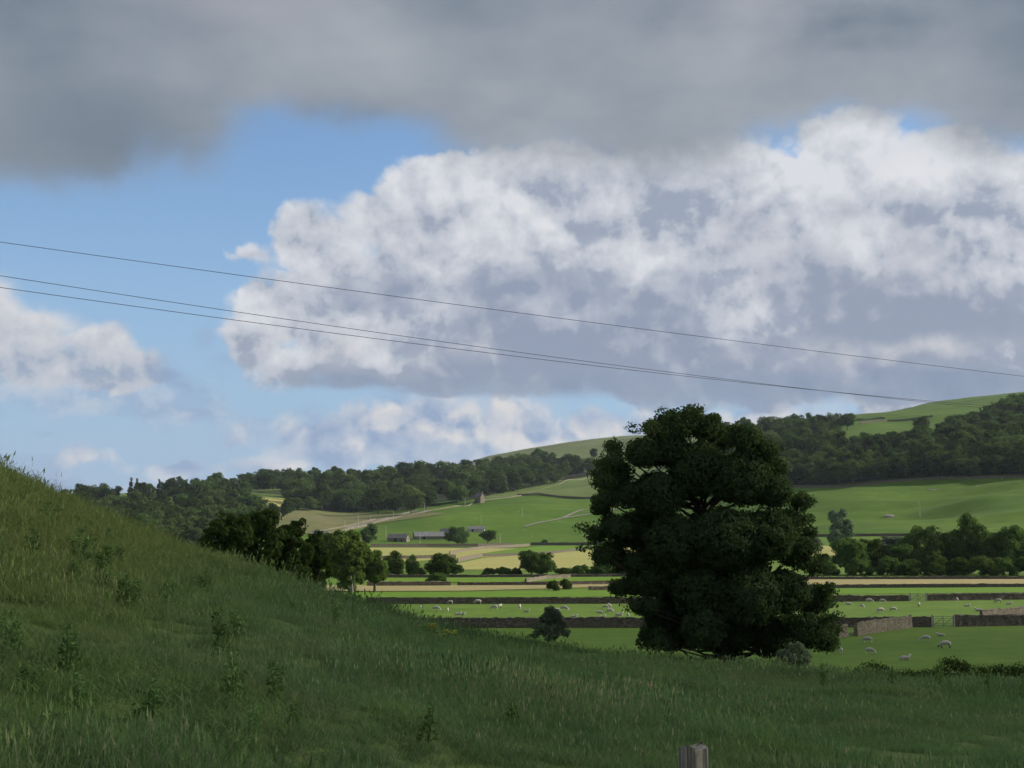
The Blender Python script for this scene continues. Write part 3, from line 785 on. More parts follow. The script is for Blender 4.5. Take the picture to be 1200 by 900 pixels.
# ------------------------------------------------------------------ foliage and trees
def leaves(points, normals, size, aspect=1.6, jitter=0.9, up=0.0, r=None):
    r = r or rng
    n = len(points)
    nn = normals + r.normal(0, jitter, (n, 3)); nn[:, 2] += up
    nn /= np.linalg.norm(nn, axis=1)[:, None] + 1e-9
    a = np.cross(nn, r.normal(0, 1, (n, 3))); a /= np.linalg.norm(a, axis=1)[:, None] + 1e-9
    b = np.cross(nn, a)
    s = size * r.uniform(0.65, 1.3, (n, 1))
    A = a * s * 0.5 * aspect; B = b * s * 0.5
    V = np.stack([points - A, points - B + A * 0.15, points + A, points + B + A * 0.15], 1).reshape(-1, 3)
    Fq = np.arange(4 * n, dtype=np.int32).reshape(-1, 4)
    return V, Fq
def crown_points(lobes, n_sub, n_leaf, sub_r, r, fill=0.12, bottom=0.25):
    """leaf sites on small clumps spread over the outside of the lobes"""
    L = np.array(lobes, float)
    area = (L[:, 3] * L[:, 4] + L[:, 3] * L[:, 5] + L[:, 4] * L[:, 5])
    idx = r.choice(len(L), n_sub, p=area / area.sum())
    d = r.normal(0, 1, (n_sub, 3)); d[:, 2] += bottom; d /= np.linalg.norm(d, axis=1)[:, None]
    rad = np.where(r.random(n_sub) < fill, r.uniform(0.2, 0.8, n_sub), r.uniform(0.8, 1.04, n_sub))
    c = L[idx, :3] + d * L[idx, 3:6] * rad[:, None]
    # drop clumps buried deep inside another lobe
    depth = np.full(n_sub, 9.0)
    for l in L:
        q = np.linalg.norm((c - l[:3]) / l[3:6], axis=1); depth = np.minimum(depth, q)
    keep = (depth > 0.62) | (r.random(n_sub) < 0.25)
    c, d = c[keep], d[keep]
    sr = sub_r * r.uniform(0.6, 1.35, len(c))
    m = len(c)
    e = r.normal(0, 1, (m, n_leaf, 3)); e /= np.linalg.norm(e, axis=2)[..., None]
    e *= r.uniform(0.35, 1.0, (m, n_leaf, 1)) ** 0.5
    e[..., 2] *= 0.75
    p = c[:, None, :] + e * sr[:, None, None]
    nrm = e + d[:, None, :] * 0.6
    return p.reshape(-1, 3), nrm.reshape(-1, 3), c
def make_tree_proto(kind, h, w, nsub, nleaf, lsize, sub_r, mat, seed, trunk_h=0.25, loc=(0, -500, -60)):
    r = np.random.default_rng(seed); lobes = []
    zc = h * (trunk_h + (1 - trunk_h) / 2); hz = h * (1 - trunk_h) / 2
    if kind == 'round':
        for _ in range(20):
            t = r.uniform(0, 2 * math.pi); v = r.uniform(-0.85, 0.85); rr = math.sqrt(1 - v * v) * r.uniform(0.3, 0.82)
            s = r.uniform(0.17, 0.36)
            lobes.append((math.cos(t) * rr * w / 2, math.sin(t) * rr * w / 2, zc + v * hz * 0.72, s * w / 2, s * w / 2, s * min(w / 2, hz) * 0.95))
        lobes.append((0, 0, zc, w * 0.3, w * 0.3, hz * 0.7))
    elif kind == 'tall':
        for k in range(17):
            v = -0.85 + 1.7 * k / 16; rr = math.sqrt(max(0.05, 1 - (v * 0.95) ** 2)) * r.uniform(0.15, 0.75); t = r.uniform(0, 6.28)
            s = r.uniform(0.24, 0.42) * (1.1 - 0.4 * max(0, v))
            lobes.append((math.cos(t) * rr * w / 2, math.sin(t) * rr * w / 2, zc + v * hz * 0.85, s * w / 2, s * w / 2, s * w / 2))
    elif kind == 'cone':
        for k in range(14):
            v = k / 13; s = (1 - v) * 0.42 + 0.05
            for q in range(3):
                t = r.uniform(0, 6.28); rr = s * 0.9
                lobes.append((math.cos(t) * rr * w / 2, math.sin(t) * rr * w / 2, h * (0.12 + 0.85 * v), s * w / 2, s * w / 2, h * 0.05))
    elif kind == 'bush':
        for _ in range(17):
            t = r.uniform(0, 6.28); rr = r.uniform(0.1, 0.8); s = r.uniform(0.15, 0.36)
            zz = h * r.uniform(0.22, 0.74) * (1.05 - 0.35 * rr)
            lobes.append((math.cos(t) * rr * w / 2, math.sin(t) * rr * w / 2, zz, s * w / 2, s * w / 2, h * 0.24))
    pts, nr, c = crown_points(lobes, nsub, nleaf, sub_r, r)
    keep = pts[:, 2] > h * 0.02
    V, Fq = leaves(pts[keep], nr[keep], lsize, 1.3, 0.5, 0.0, r)
    root = empty('tree', loc)
    link('crown', mesh('crown', V, Fq, M[mat]), root)
    g = Geo(); tr = max(0.12, h * 0.022)
    x1, y1 = r.normal(0, 0.02 * h, 2)
    g.tube([(0, 0, -0.5), (0, 0, h * 0.05), (x1 * 0.5, y1 * 0.5, h * 0.3), (x1, y1, h * 0.55), (x1 * 1.5, y1, h * 0.8)], [tr * 1.5, tr * 1.1, tr * 0.85, tr * 0.55, tr * 0.2], 7)
    for l in lobes[:9]:
        b0 = (x1 * 0.5, y1 * 0.5, h * r.uniform(0.2, 0.4)); mid = tuple((b0[i] + l[i]) / 2 + (0.03 * h if i == 2 else 0) for i in range(3))
        g.tube([b0, mid, l[:3]], [tr * 0.5, tr * 0.3, tr * 0.12], 5, False)
    g.obj('trunk', M['bark'], root, smooth=True)
    return root
class Proto:
    """the first use moves the original, later uses copy it"""
    def __init__(self, root, h, w): self.r, self.h, self.w, self.used = root, h, w, False
    def place(self, name, p, h, w=None, rz=0.0, sink=0.0):
        w = w or self.w * h / self.h
        sc = (w / self.w, w / self.w, h / self.h); loc = (p[0], p[1], p[2] - sink)
        if not self.used:
            o = self.r; o.location = [float(c) for c in loc]; o.rotation_euler = (0, 0, rz); o.scale = sc; self.used = True
        else: o = copy_tree(self.r, loc, rz, sc)
        o.name = name
        return o
farT = [Proto(make_tree_proto('round', 17, 17, 290, 15, 0.8, 1.5, 'leaf_far', 11, 0.10), 17, 17),
        Proto(make_tree_proto('round', 18, 15, 290, 15, 0.8, 1.4, 'leaf_far', 12, 0.12), 18, 15),
        Proto(make_tree_proto('tall', 19, 13, 290, 15, 0.8, 1.4, 'leaf_far', 13, 0.08), 19, 13),
        Proto(make_tree_proto('round', 15, 18, 290, 15, 0.8, 1.5, 'leaf_far', 14, 0.08), 15, 18),
        Proto(make_tree_proto('tall', 17, 12, 220, 15, 0.9, 1.3, 'leaf_far', 15, 0.08), 17, 12)]
conT = [Proto(make_tree_proto('cone', 19, 8, 220, 12, 0.8, 0.9, 'leaf_conifer', 16, 0.1), 19, 8)]
midT = [Proto(make_tree_proto('round', 12, 12, 560, 26, 0.36, 0.85, 'leaf_mid', 21, 0.08), 12, 12),
        Proto(make_tree_proto('tall', 12, 9, 520, 26, 0.34, 0.8, 'leaf_mid', 22, 0.06), 12, 9),
        Proto(make_tree_proto('round', 12, 11, 560, 26, 0.36, 0.82, 'leaf_mid', 23, 0.12), 12, 11),
        Proto(make_tree_proto('bush', 5, 8, 420, 24, 0.28, 0.5, 'leaf_mid', 24, 0.0), 5, 8),
        Proto(make_tree_proto('bush', 5, 7, 420, 24, 0.28, 0.5, 'leaf_mid', 25, 0.0), 5, 7)]
silverT = Proto(make_tree_proto('tall', 12, 9, 420, 24, 0.40, 0.65, 'leaf_grey', 27, 0.06), 12, 9)

def px_size(p, px): return px * float(np.hypot(p[0], p[1])) / F_PX
def in_rows(x, xs, lo, hi):
    return np.interp(x, xs, lo), np.interp(x, xs, hi)
WOOD = []
def wood(xs, upper, lower, dx, dy, dmin, label, group, skip=None, hpx=(17, 26), seed=3, con=None):
    """sites of a wood: rows of trees climbing the slope between a lower and an upper edge"""
    r = np.random.default_rng(seed); x = xs[0]
    while x < xs[-1]:
        up, lo = in_rows(x, xs, upper, lower)
        y = lo - r.uniform(0, 2)
        while y > up - 0.5:
            xx = x + r.uniform(-0.5, 0.5) * dx
            if not (skip and skip(xx, y)):
                p = hit(xx, y, dmin); h = float(np.clip(px_size(p, r.uniform(*hpx)), 10, 25))
                k = 5 if con and con(xx, y, r) else int(r.integers(5))
                WOOD.append((h / float(np.hypot(p[0], p[1])) + 0.006 * (y - up) / max(lo - up, 1), p, h, k, r.uniform(1.0, 1.3), r.uniform(0, 6.28), label, group))
            y -= dy * r.uniform(0.75, 1.25)
        x += dx
wood([40, 150, 230, 280, 300, 335, 345, 470, 497, 560, 590, 640, 692], [592, 584, 577, 572, 570, 568, 567, 561, 560, 555, 549, 546, 556],
     [632, 636, 640, 640, 612, 606, 600, 600, 597, 585, 578, 569, 558], 12, 5.5, 600,
     'broadleaf tree in the dense wood along the left ridge', 'trees of the wood along the left ridge',
     skip=lambda x, y: (288 < x < 338 and 581 < y < 603) or (497 < x < 528 and 562 < y < 573) or (505 < x < 520 and 578 < y < 592),
     con=lambda x, y, r: (x < 235 and y < 600 and r.random() < 0.5))
wood([850, 900, 950, 985, 1005, 1060, 1100, 1140, 1165, 1200, 1290], [507, 504, 506, 530, 532, 529, 516, 506, 491, 483, 476],
     [573, 571, 569, 568, 566, 561, 559, 558.5, 557.5, 557, 556], 14, 7, 900,
     'broadleaf tree in the dark wood above the green hill pasture', 'trees of the wood above the right pasture', seed=8, hpx=(21, 32))
WOOD.sort(key=lambda w: -w[0])
print('woodland', len(WOOD))
ci_ = next(i for i, w in enumerate(WOOD) if w[3] == 5); WOOD.insert(0, WOOD.pop(ci_))
for _, p, h, k, wf, rz, lb, gp in WOOD[:285]:
    pr = conT[0] if k == 5 else farT[k]
    tag(pr.place('woodland_tree', p, h, pr.w * h / pr.h * wf, rz, 0.5), lb, 'tree', gp)
# the rest of the woods, too many and too small to tell apart, as one object
def scatter(name, P, S, K, R, col):
    me = bpy.data.meshes.new(name); me.vertices.add(len(P)); me.vertices.foreach_set('co', np.asarray(P, np.float32).ravel())
    for nm, ty, key, v in (('size', 'FLOAT_VECTOR', 'vector', S), ('which', 'INT', 'value', K), ('turn', 'FLOAT_VECTOR', 'vector', R)):
        me.attributes.new(nm, ty, 'POINT').data.foreach_set(key, np.asarray(v, np.int32 if ty == 'INT' else np.float32).ravel())
    o = link(name, me)
    ng = bpy.data.node_groups.new('scatter', 'GeometryNodeTree')
    ng.interface.new_socket('Geometry', in_out='INPUT', socket_type='NodeSocketGeometry'); ng.interface.new_socket('Geometry', in_out='OUTPUT', socket_type='NodeSocketGeometry')
    gi = ng.nodes.new('NodeGroupInput'); gout = ng.nodes.new('NodeGroupOutput')
    ci = ng.nodes.new('GeometryNodeCollectionInfo'); ci.inputs['Collection'].default_value = col
    ci.inputs['Separate Children'].default_value = True; ci.inputs['Reset Children'].default_value = True
    ip = ng.nodes.new('GeometryNodeInstanceOnPoints'); ip.inputs['Pick Instance'].default_value = True
    def attr(nm, ty):
        n = ng.nodes.new('GeometryNodeInputNamedAttribute'); n.data_type = ty; n.inputs['Name'].default_value = nm
        return [q for q in n.outputs if q.enabled and q.name == 'Attribute'][0]
    ng.links.new(gi.outputs[0], ip.inputs['Points']); ng.links.new(ci.outputs[0], ip.inputs['Instance'])
    ng.links.new(attr('which', 'INT'), ip.inputs['Instance Index']); ng.links.new(attr('turn', 'FLOAT_VECTOR'), ip.inputs['Rotation'])
    ng.links.new(attr('size', 'FLOAT_VECTOR'), ip.inputs['Scale']); ng.links.new(ip.outputs[0], gout.inputs[0])
    md = o.modifiers.new('scatter', 'NODES'); md.node_group = ng
    return o
wcol = bpy.data.collections.new('wood_crowns')
for i, pr in enumerate(farT + conT):
    wcol.objects.link(bpy.data.objects.new('crown_%d' % i, pr.r.children[0].data))
rest = WOOD[285:]
if rest:
    allp = farT + conT
    o = scatter('distant_woodland', [w[1] - np.array([0, 0, 0.5]) for w in rest], [(w[2] / allp[w[3]].h * w[4],) * 2 + (w[2] / allp[w[3]].h,) for w in rest],
                [w[3] for w in rest], [(0, 0, w[5]) for w in rest], wcol)
    tag(o, 'mass of smaller treetops filling the far woods behind their front trees', 'woodland', None, 'stuff')
def tree_at(pr, name, px, py, hpx, wpx, label, dmin=150, group=None, rz=None, cat='tree', sink=0.2):
    p = hit(px, py, dmin)
    o = pr.place(name, p, px_size(p, hpx), px_size(p, wpx), rng.uniform(0, 6.28) if rz is None else rz, sink)
    return tag(o, label, cat, group)
G1 = 'round parkland trees below the left wood'
for px, py, h, w, pr, lb in [(377, 599.5, 34, 36, 0, 'leftmost of the four big round trees at the edge of the brown field'),
        (408, 601, 30, 32, 3, 'second big round tree from the left behind the brown field'),
        (443, 602, 34, 42, 3, 'widest dark round tree behind the brown field, third from the left'),
        (482, 603, 36, 38, 0, 'rightmost of the four big round trees behind the brown field, beside the lane top')]:
    tree_at(farT[pr], 'parkland_tree', px, py, h, w, lb, 600, G1)
for px, py, h, w, pr, lb in [(964, 507, 22, 26, 0, 'left tree of the clump on the skyline above the right wood'),
        (978, 505, 22, 28, 3, 'middle tree of the clump on the skyline above the right wood'),
        (993, 504, 20, 24, 1, 'right tree of the clump on the skyline above the right wood'),
        (1081, 504, 17, 22, 0, 'dark lone tree in the upper pasture above the right wood')]:
    tree_at(farT[pr], 'hilltop_tree', px, py, h, w, lb, 1200, 'trees on the upper pasture')
tree_at(farT[1], 'hilltop_tree', 696, 538, 13, 12, 'small pale tree high on the bare slope left of the big tree', 1500)
tree_at(farT[0], 'hill_tree', 632, 544.5, 20, 26, 'tallest tree crowning the wood against the bare hill', 1500)
G2 = 'trees beside the barns'
tree_at(midT[0], 'field_tree', 536, 640, 25, 34, 'round tree in front of the long grey barn', 300, G2)
tree_at(midT[2], 'field_tree', 571.5, 637.8, 19, 22, 'smaller round tree right of the barns', 300, G2)
tree_at(midT[1], 'field_tree', 432, 637, 24, 24, 'tree left of the dark roofed barn', 300, G2)
tree_at(midT[3], 'bush', 638, 636.5, 5, 10, 'tiny bush by the roadside wall right of the barns', 300, None, cat='bush')
G3 = 'trees along the valley floor hedgerow'
for px, py, h, w, pr, lb in [(460, 675.5, 34, 30, 1, 'upright hedgerow tree right of the two ash trees'),
        (482.5, 675, 29, 19, 1, 'narrow hedgerow tree beside the broad dark one at centre'),
        (519, 676, 34, 48, 0, 'broad dark hedgerow tree at left of centre'),
        (623, 675, 38, 32, 2, 'left half of the twin crowned hedgerow tree at centre'),
        (636, 675, 34, 34, 0, 'right half of the twin crowned hedgerow tree at centre'),
        (995, 674, 52, 46, 2, 'dark hedgerow tree just right of the big tree'),
        (1022, 673.5, 48, 44, 0, 'rounded dark hedgerow tree, second right of the big tree'),
        (1052, 673.5, 44, 46, 2, 'low bushy hedgerow tree left of the wide crowned one on the right'),
        (1079, 673.3, 63, 56, 0, 'wide crowned hedgerow tree in the middle of the right row'),
        (1110, 673, 50, 46, 1, 'rounded tree filling the gap between the wide and the tall hedgerow trees'),
        (1136, 673, 72, 46, 1, 'tallest hedgerow tree of the right row'),
        (1160, 673, 56, 42, 2, 'dark hedgerow tree right of the tallest one'),
        (1184, 673, 62, 56, 0, 'big dark hedgerow tree at the right edge of the photo'),
        (1225, 672.8, 60, 46, 2, 'hedgerow tree beyond the right edge tree')]:
    tree_at(midT[pr], 'hedgerow_tree', px, py, h, w, lb, 200, G3, sink=0.9)
tree_at(silverT, 'hedgerow_tree', 986, 655, 58, 34, 'pale silvery tree showing above the hedgerow right of the big tree', 300, G3)
G4 = 'bushes of the valley floor hedges'
bl = [(512, 683.6, 15, 30, 3, 'pale bushy willow standing by the low wall on the valley floor'),
      (648, 692.4, 14, 18, 4, 'darker of the two small bushes on the tan field edge'),
      (663, 690.6, 15, 15, 3, 'lighter of the two small bushes, right of its twin'),
      (573, 675, 11, 20, 4, 'low hedge bush left of the round topped one at centre'),
      (590, 675, 13, 22, 3, 'round topped hedge bush left of the twin crowned tree'),
      (604, 675, 11, 18, 4, 'hedge bush touching the twin crowned tree on its left'),
      (662, 675, 12, 24, 3, 'hedge bush just right of the twin crowned tree'),
      (682, 675.5, 15, 30, 4, 'dark hedge bush left of the big tree, between two others'),
      (706, 675.5, 20, 36, 3, 'large dark hedge bush showing left of the big tree'),
      (735, 675.5, 20, 38, 4, 'dark hedge bush half hidden behind the left of the big tree'),
      (447, 676, 12, 24, 3, 'low bush at the foot of the upright hedgerow tree'),
      (493, 676, 12, 18, 4, 'low bush between the narrow and the broad hedgerow trees'),
      (402, 690, 14, 16, 3, 'small dark bush at the foot of the taller ash'),
      (968, 675, 18, 36, 4, 'dark low bush at the right foot of the hedgerow beside the big tree'),
      (1008, 675, 24, 40, 3, 'low dark bush under the second hedgerow tree on the right'),
      (1040, 675, 24, 40, 4, 'low dark bush under the bushy hedgerow tree on the right'),
      (1066, 675, 22, 36, 3, 'low dark bush left of the wide crowned tree trunk'),
      (1098, 675, 26, 40, 4, 'low dark bush right of the wide crowned tree trunk'),
      (1122, 675, 24, 36, 3, 'low dark bush at the foot of the tallest hedgerow tree'),
      (1150, 675, 24, 40, 4, 'low dark bush between the tallest tree and the right edge tree'),
      (1176, 675, 24, 40, 3, 'low dark bush at the foot of the right edge tree'),
      (1206, 675, 24, 40, 4, 'low dark bush cut by the right edge of the photo')]
for px, py, h, w, pr, lb in bl: tree_at(midT[pr], 'hedge_bush', px, py, h, w, lb, 200, G4, cat='bush')
# pale shrubs behind the hedgerow, right
for px, py, h, w, lb in [(948, 650, 26, 34, 'pale green shrub between the big tree and the silvery tree'),
                         (1040, 648, 20, 50, 'yellow green shrub showing behind the right hedgerow'), (1105, 648, 22, 40, 'shrub behind the tall hedgerow trees on the right')]:
    tree_at(silverT, 'shrub', px, py, h, w, lb, 300, None, cat='bush')

# the two ash trees beyond the bank
def lobe_tree(name, label, base, D0, lobes_px, mat, nsub, nleaf, lsize, sub_r, seed, trunk_r, depth=0.8, limbs=True, cat='tree', group=None, copies=2, bark='bark', zmin=0.05, trunk_top=0.55, tight=0.45):
    """a tree whose boughs stand where the photograph shows them, each bough a rounded mass with its own depth"""
    r = np.random.default_rng(seed); k = D0 / F_PX
    lobes = []
    if name == 'thorn_bush': low = True
    else: low = False
    p = at(base[0], D0)
    # foot of the tree seen from the camera
    el_ = math.atan2(p[2] - EYE, D0) ; base = (base[0], 450 - F_PX * math.tan(el_ - PITCH))
    xs = [l[0] for l in lobes_px]; ys = [l[1] for l in lobes_px]
    cx = (min(xs) + max(xs)) / 2; half = (max(xs) - min(xs)) / 2 * k + 0.3
    for (x, y, rr) in lobes_px:
        X = (x - base[0]) * k; Zc = (base[1] - y) * k; R = max(rr * k - sub_r * tight, rr * k * 0.5)
        room = math.sqrt(max(0.05, 1 - ((x - cx) * k / (half * 1.15)) ** 2)) * half * depth
        for q in range(copies):
            Y = r.uniform(-1, 1) * max(0.0, room - R * 0.5)
            if copies > 1 and q == 0: Y = -abs(Y)
            sc = 1.0 if q == 0 else r.uniform(0.75, 1.0); ps = (D0 + Y) / D0
            lobes.append((X * ps, Y, Zc + (EYE - p[2] - Zc) * (1 - ps), R * sc, R * sc, R * sc * 0.95))
    if low:      # the bush is leafy down to the ground
        for _ in range(10): lobes.append((r.uniform(-0.7, 0.7) * half, r.uniform(-0.6, 0.6) * half, r.uniform(0.4, 2.6), 1.0, 1.0, 0.9))
    pts, nr, c = crown_points(lobes, nsub, nleaf, sub_r, r, 0.15, 0.1)
    keep = pts[:, 2] > zmin
    V, Fq = leaves(pts[keep], nr[keep], lsize, 1.7, 0.6, 0.0, r)
    root = empty(name, p); tag(root, label, cat, group)
    link('crown', mesh('crown', V, Fq, M[mat]), root)
    h = max((base[1] - l[1]) * k for l in lobes_px)
    g = Geo(); mx = (np.mean(xs) - base[0]) * k
    spine = [(0, 0, -0.6), (0, 0, 0.1), (mx * 0.15, 0.05, h * 0.2), (mx * 0.4, 0, h * 0.4), (mx * 0.7, 0.1, h * trunk_top), (mx, 0, h * 0.85)]
    g.tube(spine, [trunk_r * 1.5, trunk_r * 1.15, trunk_r * 0.95, trunk_r * 0.7, trunk_r * 0.4, trunk_r * 0.12], 10)
    g.obj('trunk', M[bark], root, smooth=True)
    if limbs:
        for l in lobes[::copies]:
            i = 1 + int(np.clip(l[2] / h * 4.2, 0, 3)) if l[2] > 0.15 * h else 1
            b0 = np.array(spine[i]); b0 = b0 + (np.array(spine[i + 1]) - b0) * r.uniform(0, 0.6)
            e = np.array(l[:3]); b0[2] = min(b0[2], max(0.12 * h, e[2] - 0.1 * h))
            m1 = b0 + (e - b0) * 0.45 + np.array([0, 0, -0.03 * h]) + r.normal(0, 0.04 * h * 0.4, 3); e2 = e + r.normal(0, l[3] * 0.3, 3)
            gl = Geo(); gl.tube([b0, m1, e, e + (e2 - e) * 0.5 + (e - m1) * 0.1], [trunk_r * 0.26, trunk_r * 0.15, trunk_r * 0.07, trunk_r * 0.02], 6, False)
            for _ in range(5):
                d = r.normal(0, 1, 3); d /= np.linalg.norm(d)
                s = m1 + (e - m1) * r.uniform(0.3, 1.0); t_ = e + d * l[3] * 0.6
                gl.tube([s, (s + t_) / 2 + r.normal(0, 0.05 * l[3], 3), t_], [trunk_r * 0.09, trunk_r * 0.05, trunk_r * 0.02], 4, False)
            gl.obj('limb', M[bark], root, smooth=True)
    return root
lobe_tree('ash_tree', 'taller of the two ash trees at the right end of the dark thicket', (413, 693), 286,
          [(398, 640, 15), (412, 633, 11), (388, 643, 9), (424, 645, 9), (405, 652, 11), (416, 662, 12), (422, 676, 8), (404, 674, 8), (392, 655, 7), (408, 685, 6), (399, 629, 7), (386, 634, 8), (430, 652, 8), (384, 652, 6), (398, 668, 10), (414, 648, 13)],
          'leaf_ash', 950, 26, 0.42, 0.8, 31, 0.42, 0.9, bark='bark_pale')
lobe_tree('ash_tree', 'smaller ash tree with a bare trunk foot, right of the taller ash', (440, 692.5), 289,
          [(438, 655, 8), (434, 665, 9), (446, 664, 8), (440, 673, 10), (431, 675, 5), (449, 675, 5), (443, 650, 5)],
          'leaf_ash', 520, 24, 0.40, 0.7, 32, 0.26, 0.9)
# thorn thicket behind the bank
thicket = [((262, 700), 88, [(262, 625, 16), (250, 632, 12), (276, 618, 17), (243, 643, 11), (270, 645, 18), (285, 630, 14), (262, 605, 5), (255, 655, 16)], 'leftmost dark thorn bush of the thicket behind the grassy bank', 41),
           ((300, 705), 90, [(300, 620, 18), (315, 612, 13), (290, 640, 20), (310, 645, 22), (325, 632, 14), (303, 605, 6), (300, 665, 20)], 'tallest dark thorn bush in the middle of the thicket behind the bank', 42),
           ((338, 712), 92, [(338, 632, 16), (350, 622, 11), (330, 650, 20), (350, 650, 18), (356, 614, 4), (345, 670, 20), (325, 668, 14)], 'dark thorn bush with one upright shoot, third from left in the thicket', 43),
           ((370, 716), 94, [(368, 642, 14), (376, 655, 14), (362, 660, 18), (378, 672, 13), (384, 662, 7), (368, 684, 14), (372, 630, 7)], 'rightmost dark thorn bush of the thicket, next to the ash trees', 44)]
for b, D0, lp, lb, sd in thicket:
    lobe_tree('thorn_bush', lb, b, D0, lp, 'leaf_thorn', 900, 34, 0.115, 0.28, sd, 0.12, 0.8, cat='bush', group='thorn thicket behind the bank', zmin=-2)
# the big tree
lobe_tree('big_tree', 'large dark leafy tree standing alone at the edge of the foreground meadow', (850, 773), 56,
          [(803, 489, 9), (785, 492, 9), (826, 496, 8), (851, 507, 7), (872, 512, 7), (900, 530, 6), (722, 528, 7), (752, 507, 7), (722, 540, 6), (691, 622, 5), (690, 645, 5), (944, 612, 6), (958, 657, 6), (970, 705, 6), (970, 738, 6), (737, 712, 6), (762, 752, 6), (790, 503, 13.4), (768, 512, 15.1), (812, 505, 15.1), (748, 535, 18.5), (832, 510, 15.1), (780, 530, 23.5), (858, 518, 16.8), (882, 535, 16.8), (900, 552, 12.6), (810, 555, 33.6), (855, 565, 33.6), (893, 580, 20.2),
           (722, 560, 15.1), (712, 548, 9), (706, 570, 10), (698, 562, 6), (730, 585, 18.5), (705, 598, 10.1), (765, 585, 28.6), (718, 622, 16.8), (700, 632, 9), (704, 655, 10), (722, 650, 15.1), (748, 625, 23.5), (700, 590, 7),
           (780, 640, 33.6), (835, 635, 38.6), (885, 630, 30.2), (918, 612, 15.1), (930, 592, 10.9), (912, 578, 10), (940, 628, 10.1), (925, 650, 20.2), (950, 668, 10.1), (760, 680, 25.2), (738, 690, 13.4), (810, 695, 33.6), (862, 700, 37.0),
           (908, 695, 26.9), (945, 705, 18.5), (960, 692, 10.1), (962, 725, 10.1), (930, 738, 21.8), (895, 745, 25.2), (850, 745, 25.2), (810, 738, 23.5), (775, 722, 20.2), (752, 712, 11.8), (765, 742, 10.1), (955, 750, 13.4), (785, 750, 11.8), (775, 758, 7), (740, 660, 15.1), (870, 665, 25.2)],
          'leaf_main', 11500, 46, 0.074, 0.30, 51, 0.28, 0.7, copies=3, tight=0.5)
# small tree and shrubs at the crest
lobe_tree('young_tree', 'small grey green bushy young tree alone on the crest of the meadow', (642, 754), 54,
          [(642, 728, 10), (650, 722, 7), (632, 735, 8), (655, 735, 8), (628, 744, 6), (662, 742, 5), (645, 742, 10), (643, 716, 5)],
          'leaf_grey', 260, 26, 0.06, 0.14, 61, 0.03, 0.9, cat='tree')
lobe_tree('pale_shrub', 'pale grey leaved shrub at the right foot of the big tree', (925, 778), 51,
          [(915, 765, 7), (928, 758, 8), (940, 765, 7), (922, 770, 8), (934, 772, 8), (908, 772, 5)],
          'leaf_grey', 170, 22, 0.055, 0.13, 62, 0.02, 0.9, cat='bush')
# rough dark bank of herbage beyond the meadow on the right
def long_hedge(name, label, px0, px1, D0, h, w, seed, mat='leaf_thorn'):
    r = np.random.default_rng(seed); a = at(px0, D0); b = at(px1, D0 + 4); n = int(np.hypot(*(b - a)[:2]) / 0.8)
    lobes = []
    for i in range(n):
        q = a + (b - a) * i / n; z = float(H(q[0], q[1]))
        s = r.uniform(0.75, 1.15)
        lobes.append((q[0] - a[0] + r.normal(0, .2), q[1] - a[1] + r.normal(0, .3), z - a[2] + h * 0.4 * s, w * 0.55, w * 0.55, h * 0.45 * s))
    pts, nr, c = crown_points(lobes, n * 70, 30, 0.42, r, 0.2, 0.2)
    V, Fq = leaves(pts, nr, 0.10, 1.5, 0.6, 0.0, r)
    o = link(name, mesh(name, V, Fq, M[mat]), None, a); return tag(o, label, 'hedge')
long_hedge('low_hedge', 'low dark hedge between the meadow and the nearest sheep field', 1005, 1290, 104, 3.1, 2.0, 71)

# ------------------------------------------------------------------ barns and houses
def barn(name, label, px, py, length, depth, eave, ridge_h, yaw, roof='slate', wallm='barn', dmin=300, doors=((0.3, 1.6, 2.2),), chimney=False, group=None):
    p = hit(px, py, dmin); r = empty(name, (p[0], p[1], p[2] - 0.3), yaw); tag(r, label, 'barn' if 'barn' in name else 'house', group)
    L, Wd = length / 2, depth / 2
    g = Geo()
    vs = [(-L, -Wd, -1), (L, -Wd, -1), (L, Wd, -1), (-L, Wd, -1), (-L, -Wd, eave), (L, -Wd, eave), (L, Wd, eave), (-L, Wd, eave), (-L, 0, ridge_h), (L, 0, ridge_h)]
    g.add(vs, [(0, 1, 5, 4), (2, 3, 7, 6), (1, 2, 6, 9, 5), (3, 0, 4, 8, 7)])
    g.obj('wall', M[wallm], r)
    g = Geo(); o = 0.35; th = 0.22
    for s in (-1, 1):
        sl = (ridge_h - eave) / Wd
        e = (s * (Wd + o), eave - sl * o + 0.05); t_ = (0, ridge_h + 0.05)
        vs = [(-L - o, e[0], e[1]), (L + o, e[0], e[1]), (L + o, 0, t_[1]), (-L - o, 0, t_[1])]
        vs += [(x, y, z + th) for x, y, z in vs]
        g.add(vs, [(0, 1, 2, 3), (7, 6, 5, 4), (0, 4, 5, 1), (1, 5, 6, 2), (3, 7, 4, 0)])
    rf = g.obj('roof', M[roof], r)
    for (fx, w, h) in doors:
        g = Geo(); g.box((-L + fx * length, -Wd - 0.01, h / 2 + 0.2), (w, 0.12, h)); g.obj('door', M['dark'], r)
    g = Geo(); g.box((L + 0.01, 0, eave * 0.8), (0.1, 0.9, 1.1)); g.obj('window', M['dark'], r)
    if chimney:
        g = Geo(); g.box((L - 0.8, 0, ridge_h + 0.6), (0.9, 0.9, 1.8)); g.obj('chimney', M['barn'], rf)
    return r
BG = 'stone barns by the road'
barn('stone_barn', 'dark roofed stone barn, left of the group by the road', 467, 634.6, 14.5, 8, 2.8, 5.8, math.radians(-14), doors=((0.42, 2.0, 2.6), (0.75, 1.2, 1.6)), group=BG)
barn('stone_barn', 'long grey roofed barn in the middle of the group by the road', 503, 631.5, 23, 10, 2.2, 5.4, math.radians(12), 'slate_pale', group=BG)
